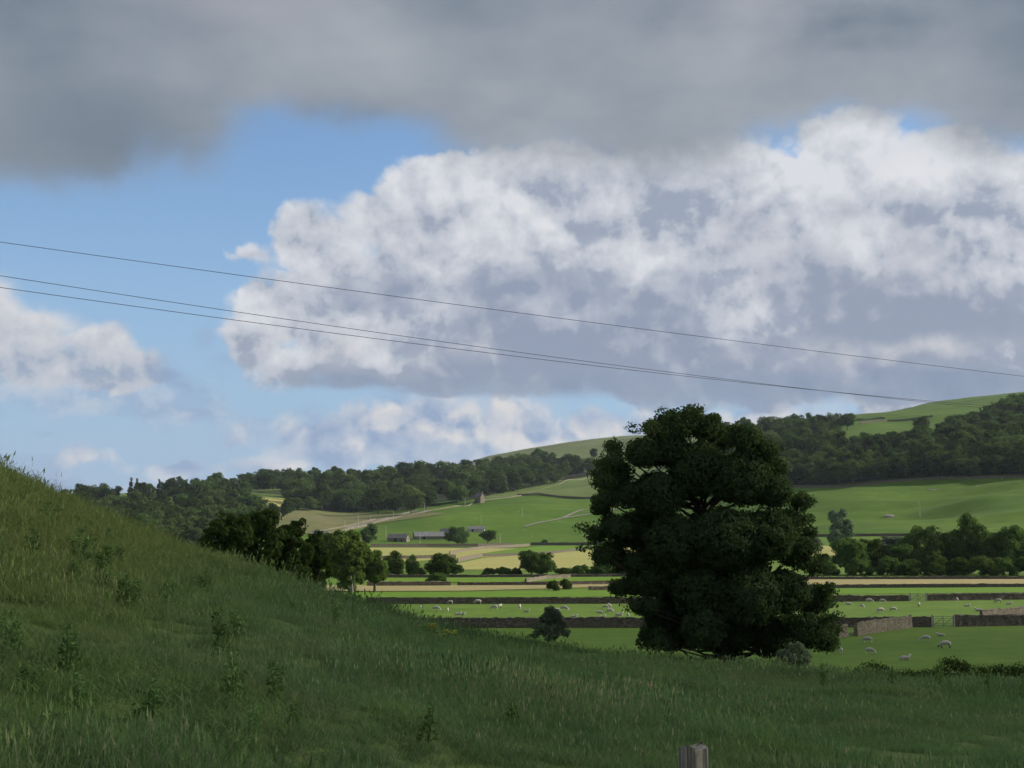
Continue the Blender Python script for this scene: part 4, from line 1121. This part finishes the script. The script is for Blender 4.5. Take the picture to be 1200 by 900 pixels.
barn('stone_barn', 'small barn half hidden behind the round tree by the road', 527, 630, 14, 9, 3.6, 7.0, math.radians(-20), 'slate', group=BG)
barn('white_barn', 'low white walled barn right of the round tree by the road', 558, 622.8, 13, 7, 2.2, 4.2, math.radians(-3), 'slate_pale', 'white', group=BG)
barn('stone_house', 'tall narrow stone house at the lower edge of the left wood', 562, 589, 7.5, 7, 6.2, 9.8, math.radians(-35), 'slate', 'wall_pale_lit', 600, chimney=True)
barn('roadside_barn', 'low pale stone building at the bottom of the lane', 375, 629.5, 11, 7, 2.8, 5.0, math.radians(-10), 'slate_pale', 'wall_pale_lit', 600)
barn('field_barn', 'pale barn half buried in trees left of the brown field', 287, 605, 9, 7, 3.4, 6.0, math.radians(-10), 'slate_pale', 'white', 600)
# limestone crag showing among the trees of the left wood
def rock(name, label, px, py, s, dmin, seed):
    r = np.random.default_rng(seed); p = hit(px, py, dmin); vs = []; fs = []
    n, m = 14, 9
    for i in range(m):
        for k in range(n):
            t = 2 * math.pi * k / n; rr = 1 + r.normal(0, 0.13) - 0.35 * (i / (m - 1)) ** 2
            vs.append((math.cos(t) * rr * s[0] / 2, math.sin(t) * rr * s[1] / 2, (i / (m - 1)) * s[2] + (r.normal(0, 0.06) * s[2] if i else -1)))
    for i in range(m - 1):
        for k in range(n): fs.append((i * n + k, i * n + (k + 1) % n, (i + 1) * n + (k + 1) % n, (i + 1) * n + k))
    fs.append(tuple((m - 1) * n + k for k in range(n)))
    o = link(name, mesh(name, vs, fs, M['rock']), None, (p[0], p[1], p[2] - 0.2)); return tag(o, label, 'rock')
rock('limestone_crag', 'pale limestone crag standing out of the left wood', 555, 560, (6, 5, 21), 1200, 3)
rock('rock_pile', 'small grey heap of stones on the green hill pasture', 1042, 606, (7, 4, 1.6), 500, 4)
rock('rock_pile', 'white stony scar near the top of the green hill pasture', 1094, 574, (10, 3, 0.7), 700, 6)

# ------------------------------------------------------------------ utility poles on the far slopes
def pole(px, py, hpx, label, dmin=600):
    p = hit(px, py, dmin); h = px_size(p, hpx); r = empty('utility_pole', p); tag(r, label, 'pole', 'wooden poles on the far slopes')
    g = Geo(); g.tube([(0, 0, -0.5), (0, 0, h)], [0.28, 0.20], 8); g.obj('pole_shaft', M['pole'], r)
    g = Geo(); g.box((0, 0.22, h - 0.5), (1.8, 0.14, 0.14)); g.obj('crossarm', M['pole'], r)
for a in [(404, 622.5, 13, 'pale pole left of the tall one beside the lane'), (419.5, 619.5, 16, 'tallest pale pole beside the lane'), (434, 614, 10, 'short pole beside the lane right of the tall pole'),
          (461, 609, 10, 'pole where the lane passes the bushes'), (497.5, 601, 12, 'pole at the top of the lane by the wood'), (545, 594, 10, 'pole in front of the wood left of the stone house'),
          (564, 614.5, 11, 'pole above the white walled barn'), (586, 636.5, 11, 'pole right of the smaller round tree by the road'), (612, 606.5, 11, 'pole in the middle of the far green pasture'),
          (686, 635, 11, 'pole close to the left edge of the big tree'), (1078, 606, 20, 'thin lone pole on the green hill pasture'), (227.5, 626, 13, 'pale pole in front of the left woodland above the bank'),
          (452, 630, 13, 'pole left of the dark roofed barn'), (492, 637, 9, 'pole in front of the long grey barn')]:
    pole(*a)

# ------------------------------------------------------------------ overhead wires
def wire(label, L, R, sag, rad=0.0105):
    """hangs in a catenary from beyond the left of the view to beyond its right"""
    def P(px, py, Dh):
        d = ray(px, py); s = Dh / math.hypot(d[0], d[1]); return np.array([d[0] * s, d[1] * s, EYE + d[2] * s])
    a, b = P(*L), P(*R); pts = []
    for i in range(61):
        t = i / 60; q = a + (b - a) * t; q[2] -= sag * 4 * t * (1 - t); pts.append(q)
    g = Geo(); g.tube(pts, rad, 6); o = g.obj('overhead_wire', M['wire']); tag(o, label, 'wire', 'overhead wires crossing the sky')
wire('uppermost overhead wire, alone above the other two', (-220, 252.5, 52), (1420, 466, 92), 0.25)
wire('middle overhead wire, upper of the close pair', (-220, 288, 50), (1420, 500, 104), 0.75)
wire('lowest overhead wire, lower of the close pair', (-220, 305, 48), (1420, 493, 104), 0.75)

# ------------------------------------------------------------------ sheep
def sheep_mesh(pose, seed, dark):
    """one continuous body grown from a skeleton: barrel, neck, head, ears and jointed legs"""
    V = []; E = []; R = []
    def n(p, r, parent=None):
        V.append(p); R.append(r)
        if parent is not None: E.append((parent, len(V) - 1))
        return len(V) - 1
    zb = 0.58 if pose != 'lie' else 0.27
    root = n((0, 0, zb), 0.235)
    f = n((0.28, 0, zb + 0.01), 0.225, root); ch = n((0.48, 0, zb + 0.0), 0.175, f)
    b = n((-0.28, 0, zb + 0.01), 0.235, root); ru = n((-0.50, 0, zb + 0.01), 0.175, b); n((-0.60, 0, zb - 0.05), 0.05, ru)
    if pose == 'graze':
        nk = n((0.64, 0, zb - 0.14), 0.11, ch); hd = n((0.76, 0, zb - 0.32), 0.085, nk); mz = n((0.80, 0, zb - 0.48), 0.05, hd); up = np.array([0.1, 0, 0.1])
    elif pose == 'stand':
        nk = n((0.62, 0, zb + 0.17), 0.11, ch); hd = n((0.70, 0, zb + 0.32), 0.085, nk); mz = n((0.85, 0, zb + 0.25), 0.05, hd)
    else:
        nk = n((0.60, 0, zb + 0.20), 0.11, ch); hd = n((0.68, 0, zb + 0.34), 0.085, nk); mz = n((0.82, 0, zb + 0.26), 0.05, hd)
    hp = V[hd]
    for s in (-1, 1): n((hp[0] - 0.04, s * 0.14, hp[2] + 0.02), 0.025, hd)
    if pose != 'lie':
        for s in (-1, 1):
            a = n((0.40, s * 0.12, zb - 0.2), 0.07, ch); k = n((0.41, s * 0.12, 0.24), 0.038, a); n((0.40, s * 0.12, 0.02), 0.036, k)
            a = n((-0.42, s * 0.12, zb - 0.18), 0.085, ru); k = n((-0.50, s * 0.12, 0.26), 0.04, a); n((-0.45, s * 0.12, 0.02), 0.036, k)
    else:
        for s in (-1, 1):
            a = n((0.45, s * 0.17, 0.12), 0.06, ch); n((0.66, s * 0.14, 0.06), 0.035, a)
            a = n((-0.38, s * 0.2, 0.12), 0.08, ru); n((-0.20, s * 0.28, 0.06), 0.04, a)
    me = bpy.data.meshes.new('sheep_skeleton'); me.from_pydata(V, E, [])
    o = bpy.data.objects.new('sheep_skeleton', me); COL.objects.link(o)
    sk = o.modifiers.new('skin', 'SKIN'); ss = o.modifiers.new('sub', 'SUBSURF'); ss.levels = 1
    for i, rr in enumerate(R):
        me.skin_vertices[0].data[i].radius = (rr, rr); me.skin_vertices[0].data[i].use_root = (i == 0)
    dg = bpy.context.evaluated_depsgraph_get(); dg.update()
    out = bpy.data.meshes.new_from_object(o.evaluated_get(dg))
    bpy.data.objects.remove(o)
    out.materials.clear()
    out.materials.append(M['wool']); out.materials.append(M['face_d' if dark else 'face_w'])
    co = np.zeros(len(out.vertices) * 3, np.float32); out.vertices.foreach_get('co', co); co = co.reshape(-1, 3)
    r = np.random.default_rng(seed); hpv = np.array(V[hd]); mzv = np.array(V[mz])
    head = np.minimum(np.linalg.norm(co - hpv, axis=1), np.linalg.norm(co - mzv, axis=1)) < 0.17
    leg = (co[:, 2] < 0.27) if pose != 'lie' else ((co[:, 2] < 0.1) & (np.abs(co[:, 1]) > 0.1) & (co[:, 0] > 0.5))
    fl = ~(head | leg); co[fl] += r.normal(0, 0.010, (fl.sum(), 3))
    out.vertices.foreach_set('co', co.ravel())
    mi = np.zeros(len(out.polygons), np.int32)
    for p in out.polygons:
        p.use_smooth = True
        if all(head[v] or leg[v] for v in p.vertices): mi[p.index] = 1
    out.polygons.foreach_set('material_index', mi); out.name = 'sheep'; out.update()
    return out
SH = {(p, d): sheep_mesh(p, i * 2 + d, d) for i, p in enumerate(('graze', 'stand', 'lie')) for d in (0, 1)}
def sheep(px, py, pose, dark, face, label, sc=1.0, dmin=120, group='sheep in the nearest shaded field'):
    p = hit(px, py, dmin)
    o = link('sheep', SH[(pose, dark)], None, (p[0], p[1], p[2] + 0.01), math.radians(face)); sc *= 0.76; o.scale = (sc, sc, sc)
    tag(o, label, 'sheep', group)
g0 = 'sheep in the nearest shaded field'
for a in [(1017, 753.5, 'graze', 0, 150, 'grey white sheep grazing just below the slanting stone wall', 1.15), (986, 765.5, 'graze', 0, 80, 'small sheep seen end on, closest to the right side of the big tree', 0.9),
          (1019, 766.5, 'graze', 0, -25, 'sheep grazing alone in front of the one below the slanting wall', 1.05), (1060, 773.5, 'lie', 0, 10, 'sheep lying down nearest to the camera in the shaded field', 1.1),
          (1085, 752, 'graze', 0, 170, 'sheep grazing below the nearest gate, left of the lying pale one', 1.15), (1103, 746, 'lie', 0, 160, 'pale sheep lying right under the nearest gate', 0.95),
          (1108, 760, 'graze', 1, 185, 'large grey sheep grazing, rightmost in the shaded field', 1.35)]:
    sheep(*a, group=g0)
g1_ = 'sheep in the sunlit field right of the big tree'
for a in [(995, 709, 'lie', 0, 180, 'sheep lying nearest the big tree in the sunlit field on its right', 1.1), (1010, 712.5, 'graze', 0, -60, 'sheep in front of and between the two leftmost in the right sunlit field', 1.0),
          (1018.5, 706.8, 'graze', 0, -15, 'larger white sheep beside the second wall in the right sunlit field', 1.3), (1034, 706.5, 'graze', 0, -20, 'white sheep beside the second wall, halfway to the second gate', 1.1),
          (1032, 718.6, 'graze', 0, 200, 'large white sheep above the slanting wall in the right sunlit field', 1.35), (1047, 717, 'graze', 0, 190, 'white sheep right behind the large one above the slanting wall', 1.2),
          (1077, 711, 'stand', 1, 70, 'upright sheep with a dark head in front of the second gate', 1.1), (1122, 705.5, 'stand', 0, 80, 'sheep standing upright against the wall between the two gates and the right edge', 1.1),
          (1133, 711, 'lie', 0, 0, 'sheep lying alone in the open right of the second gate', 1.0), (1148, 717, 'lie', 0, 160, 'sheep lying just behind the nearest wall on the right', 1.3),
          (1170, 706.6, 'graze', 1, 175, 'darker sheep beside the second wall near the right edge', 1.2), (1182, 708.6, 'lie', 0, 0, 'rightmost sheep in the sunlit field', 1.0)]:
    sheep(*a, dmin=160, group=g1_)
g2_ = 'sheep in the sunlit field left of the big tree'
for a in [(493, 714, 'graze', 0, 90, 'leftmost sheep in the sunlit field beyond the bank', 0.9), (511, 716, 'graze', 0, -10, 'bright white sheep, second from the left beyond the bank', 1.25), (524.5, 717.5, 'stand', 0, 85, 'small upright sheep just right of the second from the left', 0.9),
          (527.5, 707.8, 'graze', 0, 170, 'sheep against the long wall left of centre, the left one of two', 1.0), (536, 721, 'lie', 0, 5, 'left sheep of the pair lying nose to tail', 1.0), (541.5, 721, 'lie', 0, 10, 'right sheep of the pair lying nose to tail', 0.9),
          (560, 708, 'graze', 0, 190, 'large white sheep against the long wall, the right one of two', 1.3), (579.5, 714.5, 'graze', 0, 175, 'white sheep beside a dark faced one at centre', 1.2), (585.7, 713, 'stand', 1, 60, 'dark faced sheep beside a white one at centre', 1.1),
          (609, 714.5, 'stand', 0, 85, 'tall white sheep seen end on at centre', 1.2), (616.5, 717.5, 'lie', 0, 0, 'sheep lying right of the tall end on one', 1.0), (652.5, 718, 'graze', 0, 180, 'sheep behind the top of the young tree, left of the larger one', 1.1),
          (661, 716, 'graze', 0, -20, 'large sheep just right of the young tree top', 1.3), (672, 724, 'lie', 0, 0, 'sheep lying behind the nearest wall right of the young tree', 1.0), (703, 719, 'lie', 0, 170, 'sheep lying in the open left of the cluster by the big tree', 1.05),
          (710, 714, 'graze', 0, 160, 'white sheep at the back left of the cluster by the big tree', 1.1), (714.5, 713.5, 'stand', 0, 100, 'white sheep standing upright in the cluster by the big tree', 1.2), (715, 719, 'graze', 1, 175, 'dark faced sheep in front of the cluster by the big tree', 1.15),
          (704.5, 725, 'lie', 0, 0, 'sheep lying behind the nearest wall below the cluster', 1.1), (725, 722, 'lie', 0, 0, 'sheep lying between the cluster and the big tree', 1.15), (736, 723.5, 'graze', 0, 95, 'sheep seen end on, closest to the left side of the big tree', 1.0)]:
    sheep(*a, dmin=160, group=g2_)
g3_ = 'distant sheep on the far pastures'
for a in [(505, 615.5, 'lie', 0, 0, 'distant white sheep above the long grey barn'), (612, 623.5, 'graze', 0, 170, 'left of two distant sheep close together below the hill track'), (615, 622, 'graze', 0, 200, 'right of two distant sheep close together below the hill track'),
          (623, 629, 'stand', 0, 90, 'single distant sheep below the two under the hill track'), (655, 611.5, 'graze', 0, 0, 'distant sheep lying along the hill track'), (608, 600, 'stand', 0, 90, 'distant sheep left of the pole on the far green pasture'),
          (572, 598.5, 'lie', 0, 0, 'distant sheep below the stone house'), (585, 600, 'graze', 0, 20, 'distant sheep right of the one below the stone house'), (578, 608, 'lie', 0, 0, 'distant sheep right of the pole above the white barn'), (558, 608, 'graze', 0, 90, 'distant sheep left of the pole above the white barn'),
          (1063, 573.5, 'graze', 0, 0, 'distant sheep left of the white scar on the hill pasture'), (1145, 570.5, 'graze', 0, 20, 'distant sheep on the hill pasture right of the white scar'), (1174, 561.5, 'lie', 0, 0, 'distant sheep by the wood wall at upper right'),
          (1018, 616, 'graze', 0, 90, 'distant sheep above the hedgerow left of the stone heap'), (953, 628, 'stand', 0, 80, 'distant sheep at the foot of the hill pasture beside the big tree')]:
    sheep(*a, sc=1.5, dmin=500, group=g3_)

# ------------------------------------------------------------------ fence post in front of the camera
pp = at(809, 5.4)
r = empty('fence_post', (pp[0], pp[1], pp[2] - 0.3), math.radians(24)); tag(r, 'weathered square wooden post top poking up at the bottom edge', 'post')
zt = EYE + 5.4 * ray(812, 875)[2] / math.hypot(*ray(812, 875)[:2])
hgt = zt - (pp[2] - 0.3)
vs = []; fs = []
rr_ = np.random.default_rng(4); nz, ns = 40, 20
for i in range(nz):
    for k in range(ns):
        t = 2 * math.pi * k / ns; c, s = math.cos(t), math.sin(t)
        q = 0.046 / (abs(c) ** 6 + abs(s) ** 6) ** (1 / 6)
        q *= 1 + 0.035 * math.sin(k * 2.7 + 0.3 * math.sin(i * 0.4)) + rr_.normal(0, 0.006)
        z = hgt * i / (nz - 1) + (0.010 * math.sin(t * 2 + 1) + rr_.normal(0, 0.004) - 0.012 * (k % 7 == 0) if i == nz - 1 else 0)
        vs.append((c * q, s * q, z))
for i in range(nz - 1):
    for k in range(ns): fs.append((i * ns + k, i * ns + (k + 1) % ns, (i + 1) * ns + (k + 1) % ns, (i + 1) * ns + k))
fs.append(tuple((nz - 1) * ns + k for k in range(ns)))
m, t, b = new_mat('weathered_post_wood')
oc = b.n('ShaderNodeTexCoord').outputs['Object']
gr = b.noise(b.v('MULTIPLY', oc, (60, 60, 3.0)), 1.0, 5, 0.7); gb = b.noise(oc, 14, 3)
c = b.mix(b.smooth(gr, 0.35, 0.65), rgb(.10, .085, .07), rgb(.33, .30, .26)); c = b.mix(b.smooth(gb, 0.5, 0.65, 0, 0.5), c, rgb(.12, .14, .07))
finish(t, b, principled(b, c, 0.9, gr, 0.2, 0.8, 0.004)); M['postwood'] = m
link('post_shaft', mesh('post_shaft', vs, fs, m), r)

# ------------------------------------------------------------------ meadow grass: tussocks of blades scattered over the near ground
def clump_mesh(name, nb, rad, h0, h1, wid, seed, lean=0.35, seeds=0.0):
    r = np.random.default_rng(seed)
    base = r.normal(0, rad * 0.5, (nb, 2)); th = r.uniform(0, 6.28, nb); hh = r.uniform(h0, h1, nb)
    ld = np.stack([np.cos(th), np.sin(th)], 1) * (hh * r.uniform(0.1, lean * 2, nb))[:, None]
    wa = r.uniform(0, 6.28, nb); wv = np.stack([np.cos(wa), np.sin(wa)], 1) * wid * 0.5 * r.uniform(0.7, 1.3, (nb, 1))
    V = np.zeros((nb, 6, 3)); 
    lv = [(0, 0, 1.0), (0.45, 0.28, 0.85), (0.8, 0.68, 0.5)]
    for q, (hz, lf, wf) in enumerate(lv):
        V[:, q * 2, :2] = base + ld * lf - wv * wf; V[:, q * 2 + 1, :2] = base + ld * lf + wv * wf
        V[:, q * 2, 2] = V[:, q * 2 + 1, 2] = hh * hz - 0.03
    tip = np.zeros((nb, 1, 3)); tip[:, 0, :2] = base + ld; tip[:, 0, 2] = hh * 0.97
    V = np.concatenate([V, tip], 1); o = np.arange(nb)[:, None] * 7
    F4 = np.concatenate([o + np.array([[0, 1, 3, 2]]), o + np.array([[2, 3, 5, 4]]), o + np.array([[4, 5, 6, 6]])], 0)
    verts = V.reshape(-1, 3); faces = [tuple(f) if f[2] != f[3] else tuple(f[:3]) for f in F4.tolist()]
    if seeds > 0:
        verts = verts.tolist()
        for _ in range(int(nb * seeds)):
            x, y = r.normal(0, rad * 0.5, 2); hs = h1 * r.uniform(1.1, 1.6); lx, ly = r.normal(0, 0.12, 2)
            b0 = len(verts); w = 0.0025
            verts += [(x - w, y, 0), (x + w, y, 0), (x + lx + w, y + ly, hs), (x + lx - w, y + ly, hs)]
            faces.append((b0, b0 + 1, b0 + 2, b0 + 3))
            b1 = len(verts); s = 0.012
            verts += [(x + lx - s, y + ly, hs), (x + lx, y + ly - s, hs - 0.05), (x + lx + s, y + ly, hs), (x + lx * 1.1, y + ly * 1.1, hs + 0.12)]
            faces.append((b1, b1 + 1, b1 + 2, b1 + 3))
    me = bpy.data.meshes.new(name); me.from_pydata([tuple(v) for v in verts], [], faces); me.update(); me.materials.append(M['blade']); return me
gcol = bpy.data.collections.new('grass_tussocks')
specs = [(260, 0.46, 0.10, 0.30, 0.0075, 1, 0.4, 0.01), (260, 0.46, 0.14, 0.38, 0.0075, 2, 0.55, 0.02), (220, 0.36, 0.20, 0.50, 0.007, 3, 0.45, 0.05), (220, 0.42, 0.08, 0.22, 0.009, 4, 0.7, 0)]
srcs = []
for i, s in enumerate(specs):
    o = bpy.data.objects.new('grass_tussock', clump_mesh('grass_tussock', s[0], s[1], s[2], s[3], s[4], s[5], s[6], s[7]))
    gcol.objects.link(o); srcs.append(o)
def scatter_points():
    r = np.random.default_rng(99); P = []; S = []; Kx = []
    half = math.radians(24)
    for d0, d1, dens, s in ((3.5, 9, 6.5, 0.9), (9, 18, 14, 0.95), (18, 32, 8, 1.15), (32, 60, 4.2, 1.5), (60, 100, 1.0, 1.9)):
        area = half * (d1 * d1 - d0 * d0); n = int(area * dens)
        Dh = np.sqrt(r.uniform(d0 * d0, d1 * d1, n)); a = r.uniform(-half, half, n)
        x, y = np.sin(a) * Dh, np.cos(a) * Dh
        P.append(np.stack([x, y, H(x, y)], 1)); S.append(np.full(n, s) * r.uniform(0.65, 1.2, n) * (1 + 0.8 * vnoise(x, y, 4.5, 31) + 0.5 * vnoise(x, y, 1.6, 32)))
    P = np.concatenate(P); S = np.concatenate(S)
    w = vnoise(P[:, 0], P[:, 1], 7, 33) + 0.3 * r.normal(0, 1, len(P)) * 0.5
    K = np.digitize(w, [-0.22, 0.02, 0.25]); K = np.array([3, 0, 1, 2])[K]
    return P, S, K
P_, S_, K_ = scatter_points()
Dd_ = np.hypot(P_[:, 0], P_[:, 1])
HS_ = np.interp(Dd_, [10, 30, 60], [0.62, 0.45, 0.30])
print('tussocks', len(P_))
tv = np.zeros((len(P_), 3)); tv[:, 2] = rng.uniform(0, 6.28, len(P_)); tv[:, 0] = rng.normal(0, .12, len(P_))
go = scatter('meadow_grass', P_, np.stack([S_, S_, S_ * HS_], 1), K_, tv, gcol)
tag(go, 'long rough meadow grass with seed heads covering the foreground bank', 'grass', None, 'stuff')

# thistles and docks standing above the grass
def weed_proto(h, w, nl, lsize, seed, mat='weed', heads=False):
    r = np.random.default_rng(seed); root = empty('thistle', (0, -40, 0)); g = Geo(); pts = []; nr = []
    for s in range(5):
        a = r.uniform(0, 6.28); q = r.uniform(0.1, 0.5) * w; top = (math.cos(a) * q, math.sin(a) * q, h * r.uniform(0.7, 1.0))
        if s == 0: top = (0, 0, h)
        g.tube([(0, 0, -0.05), (top[0] * 0.5, top[1] * 0.5, top[2] * 0.5), top], [0.012, 0.009, 0.004], 5)
        for k in range(nl // 5):
            t = r.uniform(0.05, 1.0); c = np.array(top) * t; c[:2] *= (0.5 + 0.5 * t)
            d = r.normal(0, 1, 3); d[2] = abs(d[2]) * 0.5; d /= np.linalg.norm(d)
            pts.append(c + d * w * 0.28 * (1.15 - t)); nr.append(np.cross(d, r.normal(0, 1, 3)))
    g.obj('stem', M['weed'], root)
    V, Fq = leaves(np.array(pts), np.array(nr), lsize, 2.6, 0.3, 0.0, r); link('leaves', mesh('leaves', V, Fq, M[mat]), root)
    if heads:
        hp = np.array([p for p in pts if p[2] > h * 0.7]); V, Fq = leaves(np.repeat(hp, 4, 0) + r.normal(0, 0.03, (len(hp) * 4, 3)), r.normal(0, 1, (len(hp) * 4, 3)), 0.035, 1.0, 1, 0, r)
        tag(link('flower_heads', mesh('flower_heads', V, Fq, M['flower']), root), None, None, None, 'stuff')
    return root
wp = [Proto(weed_proto(1.0, 0.6, 230, 0.042, 81), 1.0, 0.7), Proto(weed_proto(1.0, 0.75, 260, 0.042, 82), 1.0, 0.9)]
fp = Proto(weed_proto(0.7, 0.8, 160, 0.07, 83, heads=True), 0.7, 0.8)
def weed(pr, px, Dh, h, w, name, label, cat, group):
    p = at(px, Dh); o = pr.place(name, p, h, w, rng.uniform(0, 6.28)); tag(o, label, cat, group)
weeds = [(40, 24, .8, .8), (20, 15, .6, .6), (85, 14.5, .7, .6), (100, 27, 1.0, 1.0), (122, 25, .9, .9), (148, 22, .8, .9), (185, 13, .65, .5), (202, 25, .8, .6), (262, 20, .8, .7), (280, 14.5, .75, .5), (325, 15, .6, .5),
         (300, 13, .5, .4), (395, 36, 1.1, .6), (416, 38, 1.9, .35), (503, 14.5, .55, .5), (470, 37, .6, .5), (690, 32, .6, .6), (840, 24, .35, .5), (770, 24, .35, .5), (60, 33, .9, 1.0), (130, 35, .8, .9), (240, 33, .7, .8),
         (960, 42, .9, .5), (1010, 44, .8, .5), (1095, 42, 1.2, .6), (1040, 43, .8, .6), (1150, 41, 1.0, .6), (1190, 40, .8, .5), (600, 17, .4, .5), (345, 36, .7, .6)]
weeds += [(px + rng.normal(0, 30), Dh + rng.normal(0, 1.6), h * rng.uniform(.45, .8), w * rng.uniform(.6, 1.0)) for px, Dh, h, w in weeds if px < 360 for _ in range(2)]
for i, (px, Dh, h, w) in enumerate(weeds):
    weed(wp[i % 2], px, Dh, h * .8, w * .75, 'thistle_plant', 'leafy thistle or dock plant standing in the rough meadow grass', 'weed', 'thistles and docks in the meadow')
for px, Dh, lb in [(100, 34, 'patch of yellow flowers on the left slope'), (505, 44, 'patch of yellow flowers near the crest, right of the ash trees'), (523, 45, 'small patch of yellow ragwort on the crest beyond the tall thistle'),]:
    weed(fp, px, Dh, .45, 1.0, 'flower_patch', lb, 'flowers', 'yellow wild flowers in the meadow')

# ------------------------------------------------------------------ cloud out of view, placed and shaped to shade the meadow
def shade_cloud():
    cz = 430.0; k = cz / math.tan(SUN_EL)
    cx, cy = k * math.cos(SUN_AZ) + 120, k * math.sin(SUN_AZ) + 60
    hx, hy, hz = 168, 138, 24
    nu, nv = 120, 60; vs = []; fs = []
    for j in range(nv + 1):
        ph = math.pi * (j / nv - 0.5)
        for i in range(nu):
            th = 2 * math.pi * i / nu
            c, s = math.cos(th), math.sin(th)
            q = 1 / (abs(c) ** 6 + abs(s) ** 6) ** (1 / 6)
            rr = math.cos(ph) ** 0.35 * q
            x, y = c * rr * hx, s * rr * hy
            n_ = 9 * float(vnoise(x, y, 40, 91)) + 6 * float(vnoise(x, y, 17, 92))
            z = math.sin(ph) * hz * (1.6 if ph > 0 else 0.6) + n_ * (2.2 if ph > 0 else 0.5)
            vs.append((x + n_, y + n_ * 0.5, z))
    for j in range(nv):
        for i in range(nu): fs.append((j * nu + i, j * nu + (i + 1) % nu, (j + 1) * nu + (i + 1) % nu, (j + 1) * nu + i))
    m, t, b = new_mat('cloud_vapour')
    oc = b.n('ShaderNodeTexCoord').outputs['Object']
    d = b.n('ShaderNodeBsdfDiffuse'); b.put(d.inputs[0], rgb(.85, .86, .88)); tl = b.n('ShaderNodeBsdfTranslucent'); b.put(tl.inputs[0], rgb(.85, .86, .88))
    m1 = b.n('ShaderNodeMixShader'); m1.inputs[0].default_value = 0.5; t.links.new(d.outputs[0], m1.inputs[1]); t.links.new(tl.outputs[0], m1.inputs[2])
    tp = b.n('ShaderNodeBsdfTransparent'); m2 = b.n('ShaderNodeMixShader')
    sp = b.n('ShaderNodeSeparateXYZ'); b.put(sp.inputs[0], oc)
    # thin towards its rim
    ex = b.m('DIVIDE', b.m('ABSOLUTE', sp.outputs[0]), hx); ey = b.m('DIVIDE', b.m('ABSOLUTE', sp.outputs[1]), hy)
    n_ = b.m('MULTIPLY', b.m('SUBTRACT', b.noise(oc, 0.03, 4), 0.5), 0.2)
    dens = b.m('MULTIPLY', b.smooth(b.m('ADD', ex, n_), 1.0, 0.70), b.smooth(b.m('ADD', ey, n_), 1.0, 0.88, 0.0, 0.42))
    b.put(m2.inputs[0], dens); t.links.new(tp.outputs[0], m2.inputs[1]); t.links.new(m1.outputs[0], m2.inputs[2]); finish(t, b, m2.outputs[0])
    o = link('cloud', mesh('cloud', vs, fs, m, True), None, (cx, cy, cz)); tag(o, 'cloud out of view to the right, placed to shade the meadow', None, None, 'structure')
shade_cloud()

# ------------------------------------------------------------------ haze in the valley air
HZ_DENS = 0.000028
g = Geo(); g.box((0, 800, 160), (9800, 9800, 340)); hz = g.obj('haze', None); tag(hz, 'thin bluish haze in the valley air', 'haze', None, 'stuff')
m, t, b = new_mat('haze_air'); pv = b.n('ShaderNodeVolumePrincipled'); pv.inputs['Color'].default_value = rgb(.72, .84, 1.0); pv.inputs['Density'].default_value = HZ_DENS
pv.inputs['Anisotropy'].default_value = 0.0
o_ = b.n('ShaderNodeOutputMaterial'); t.links.new(pv.outputs[0], o_.inputs['Volume']); hz.data.materials.append(m)
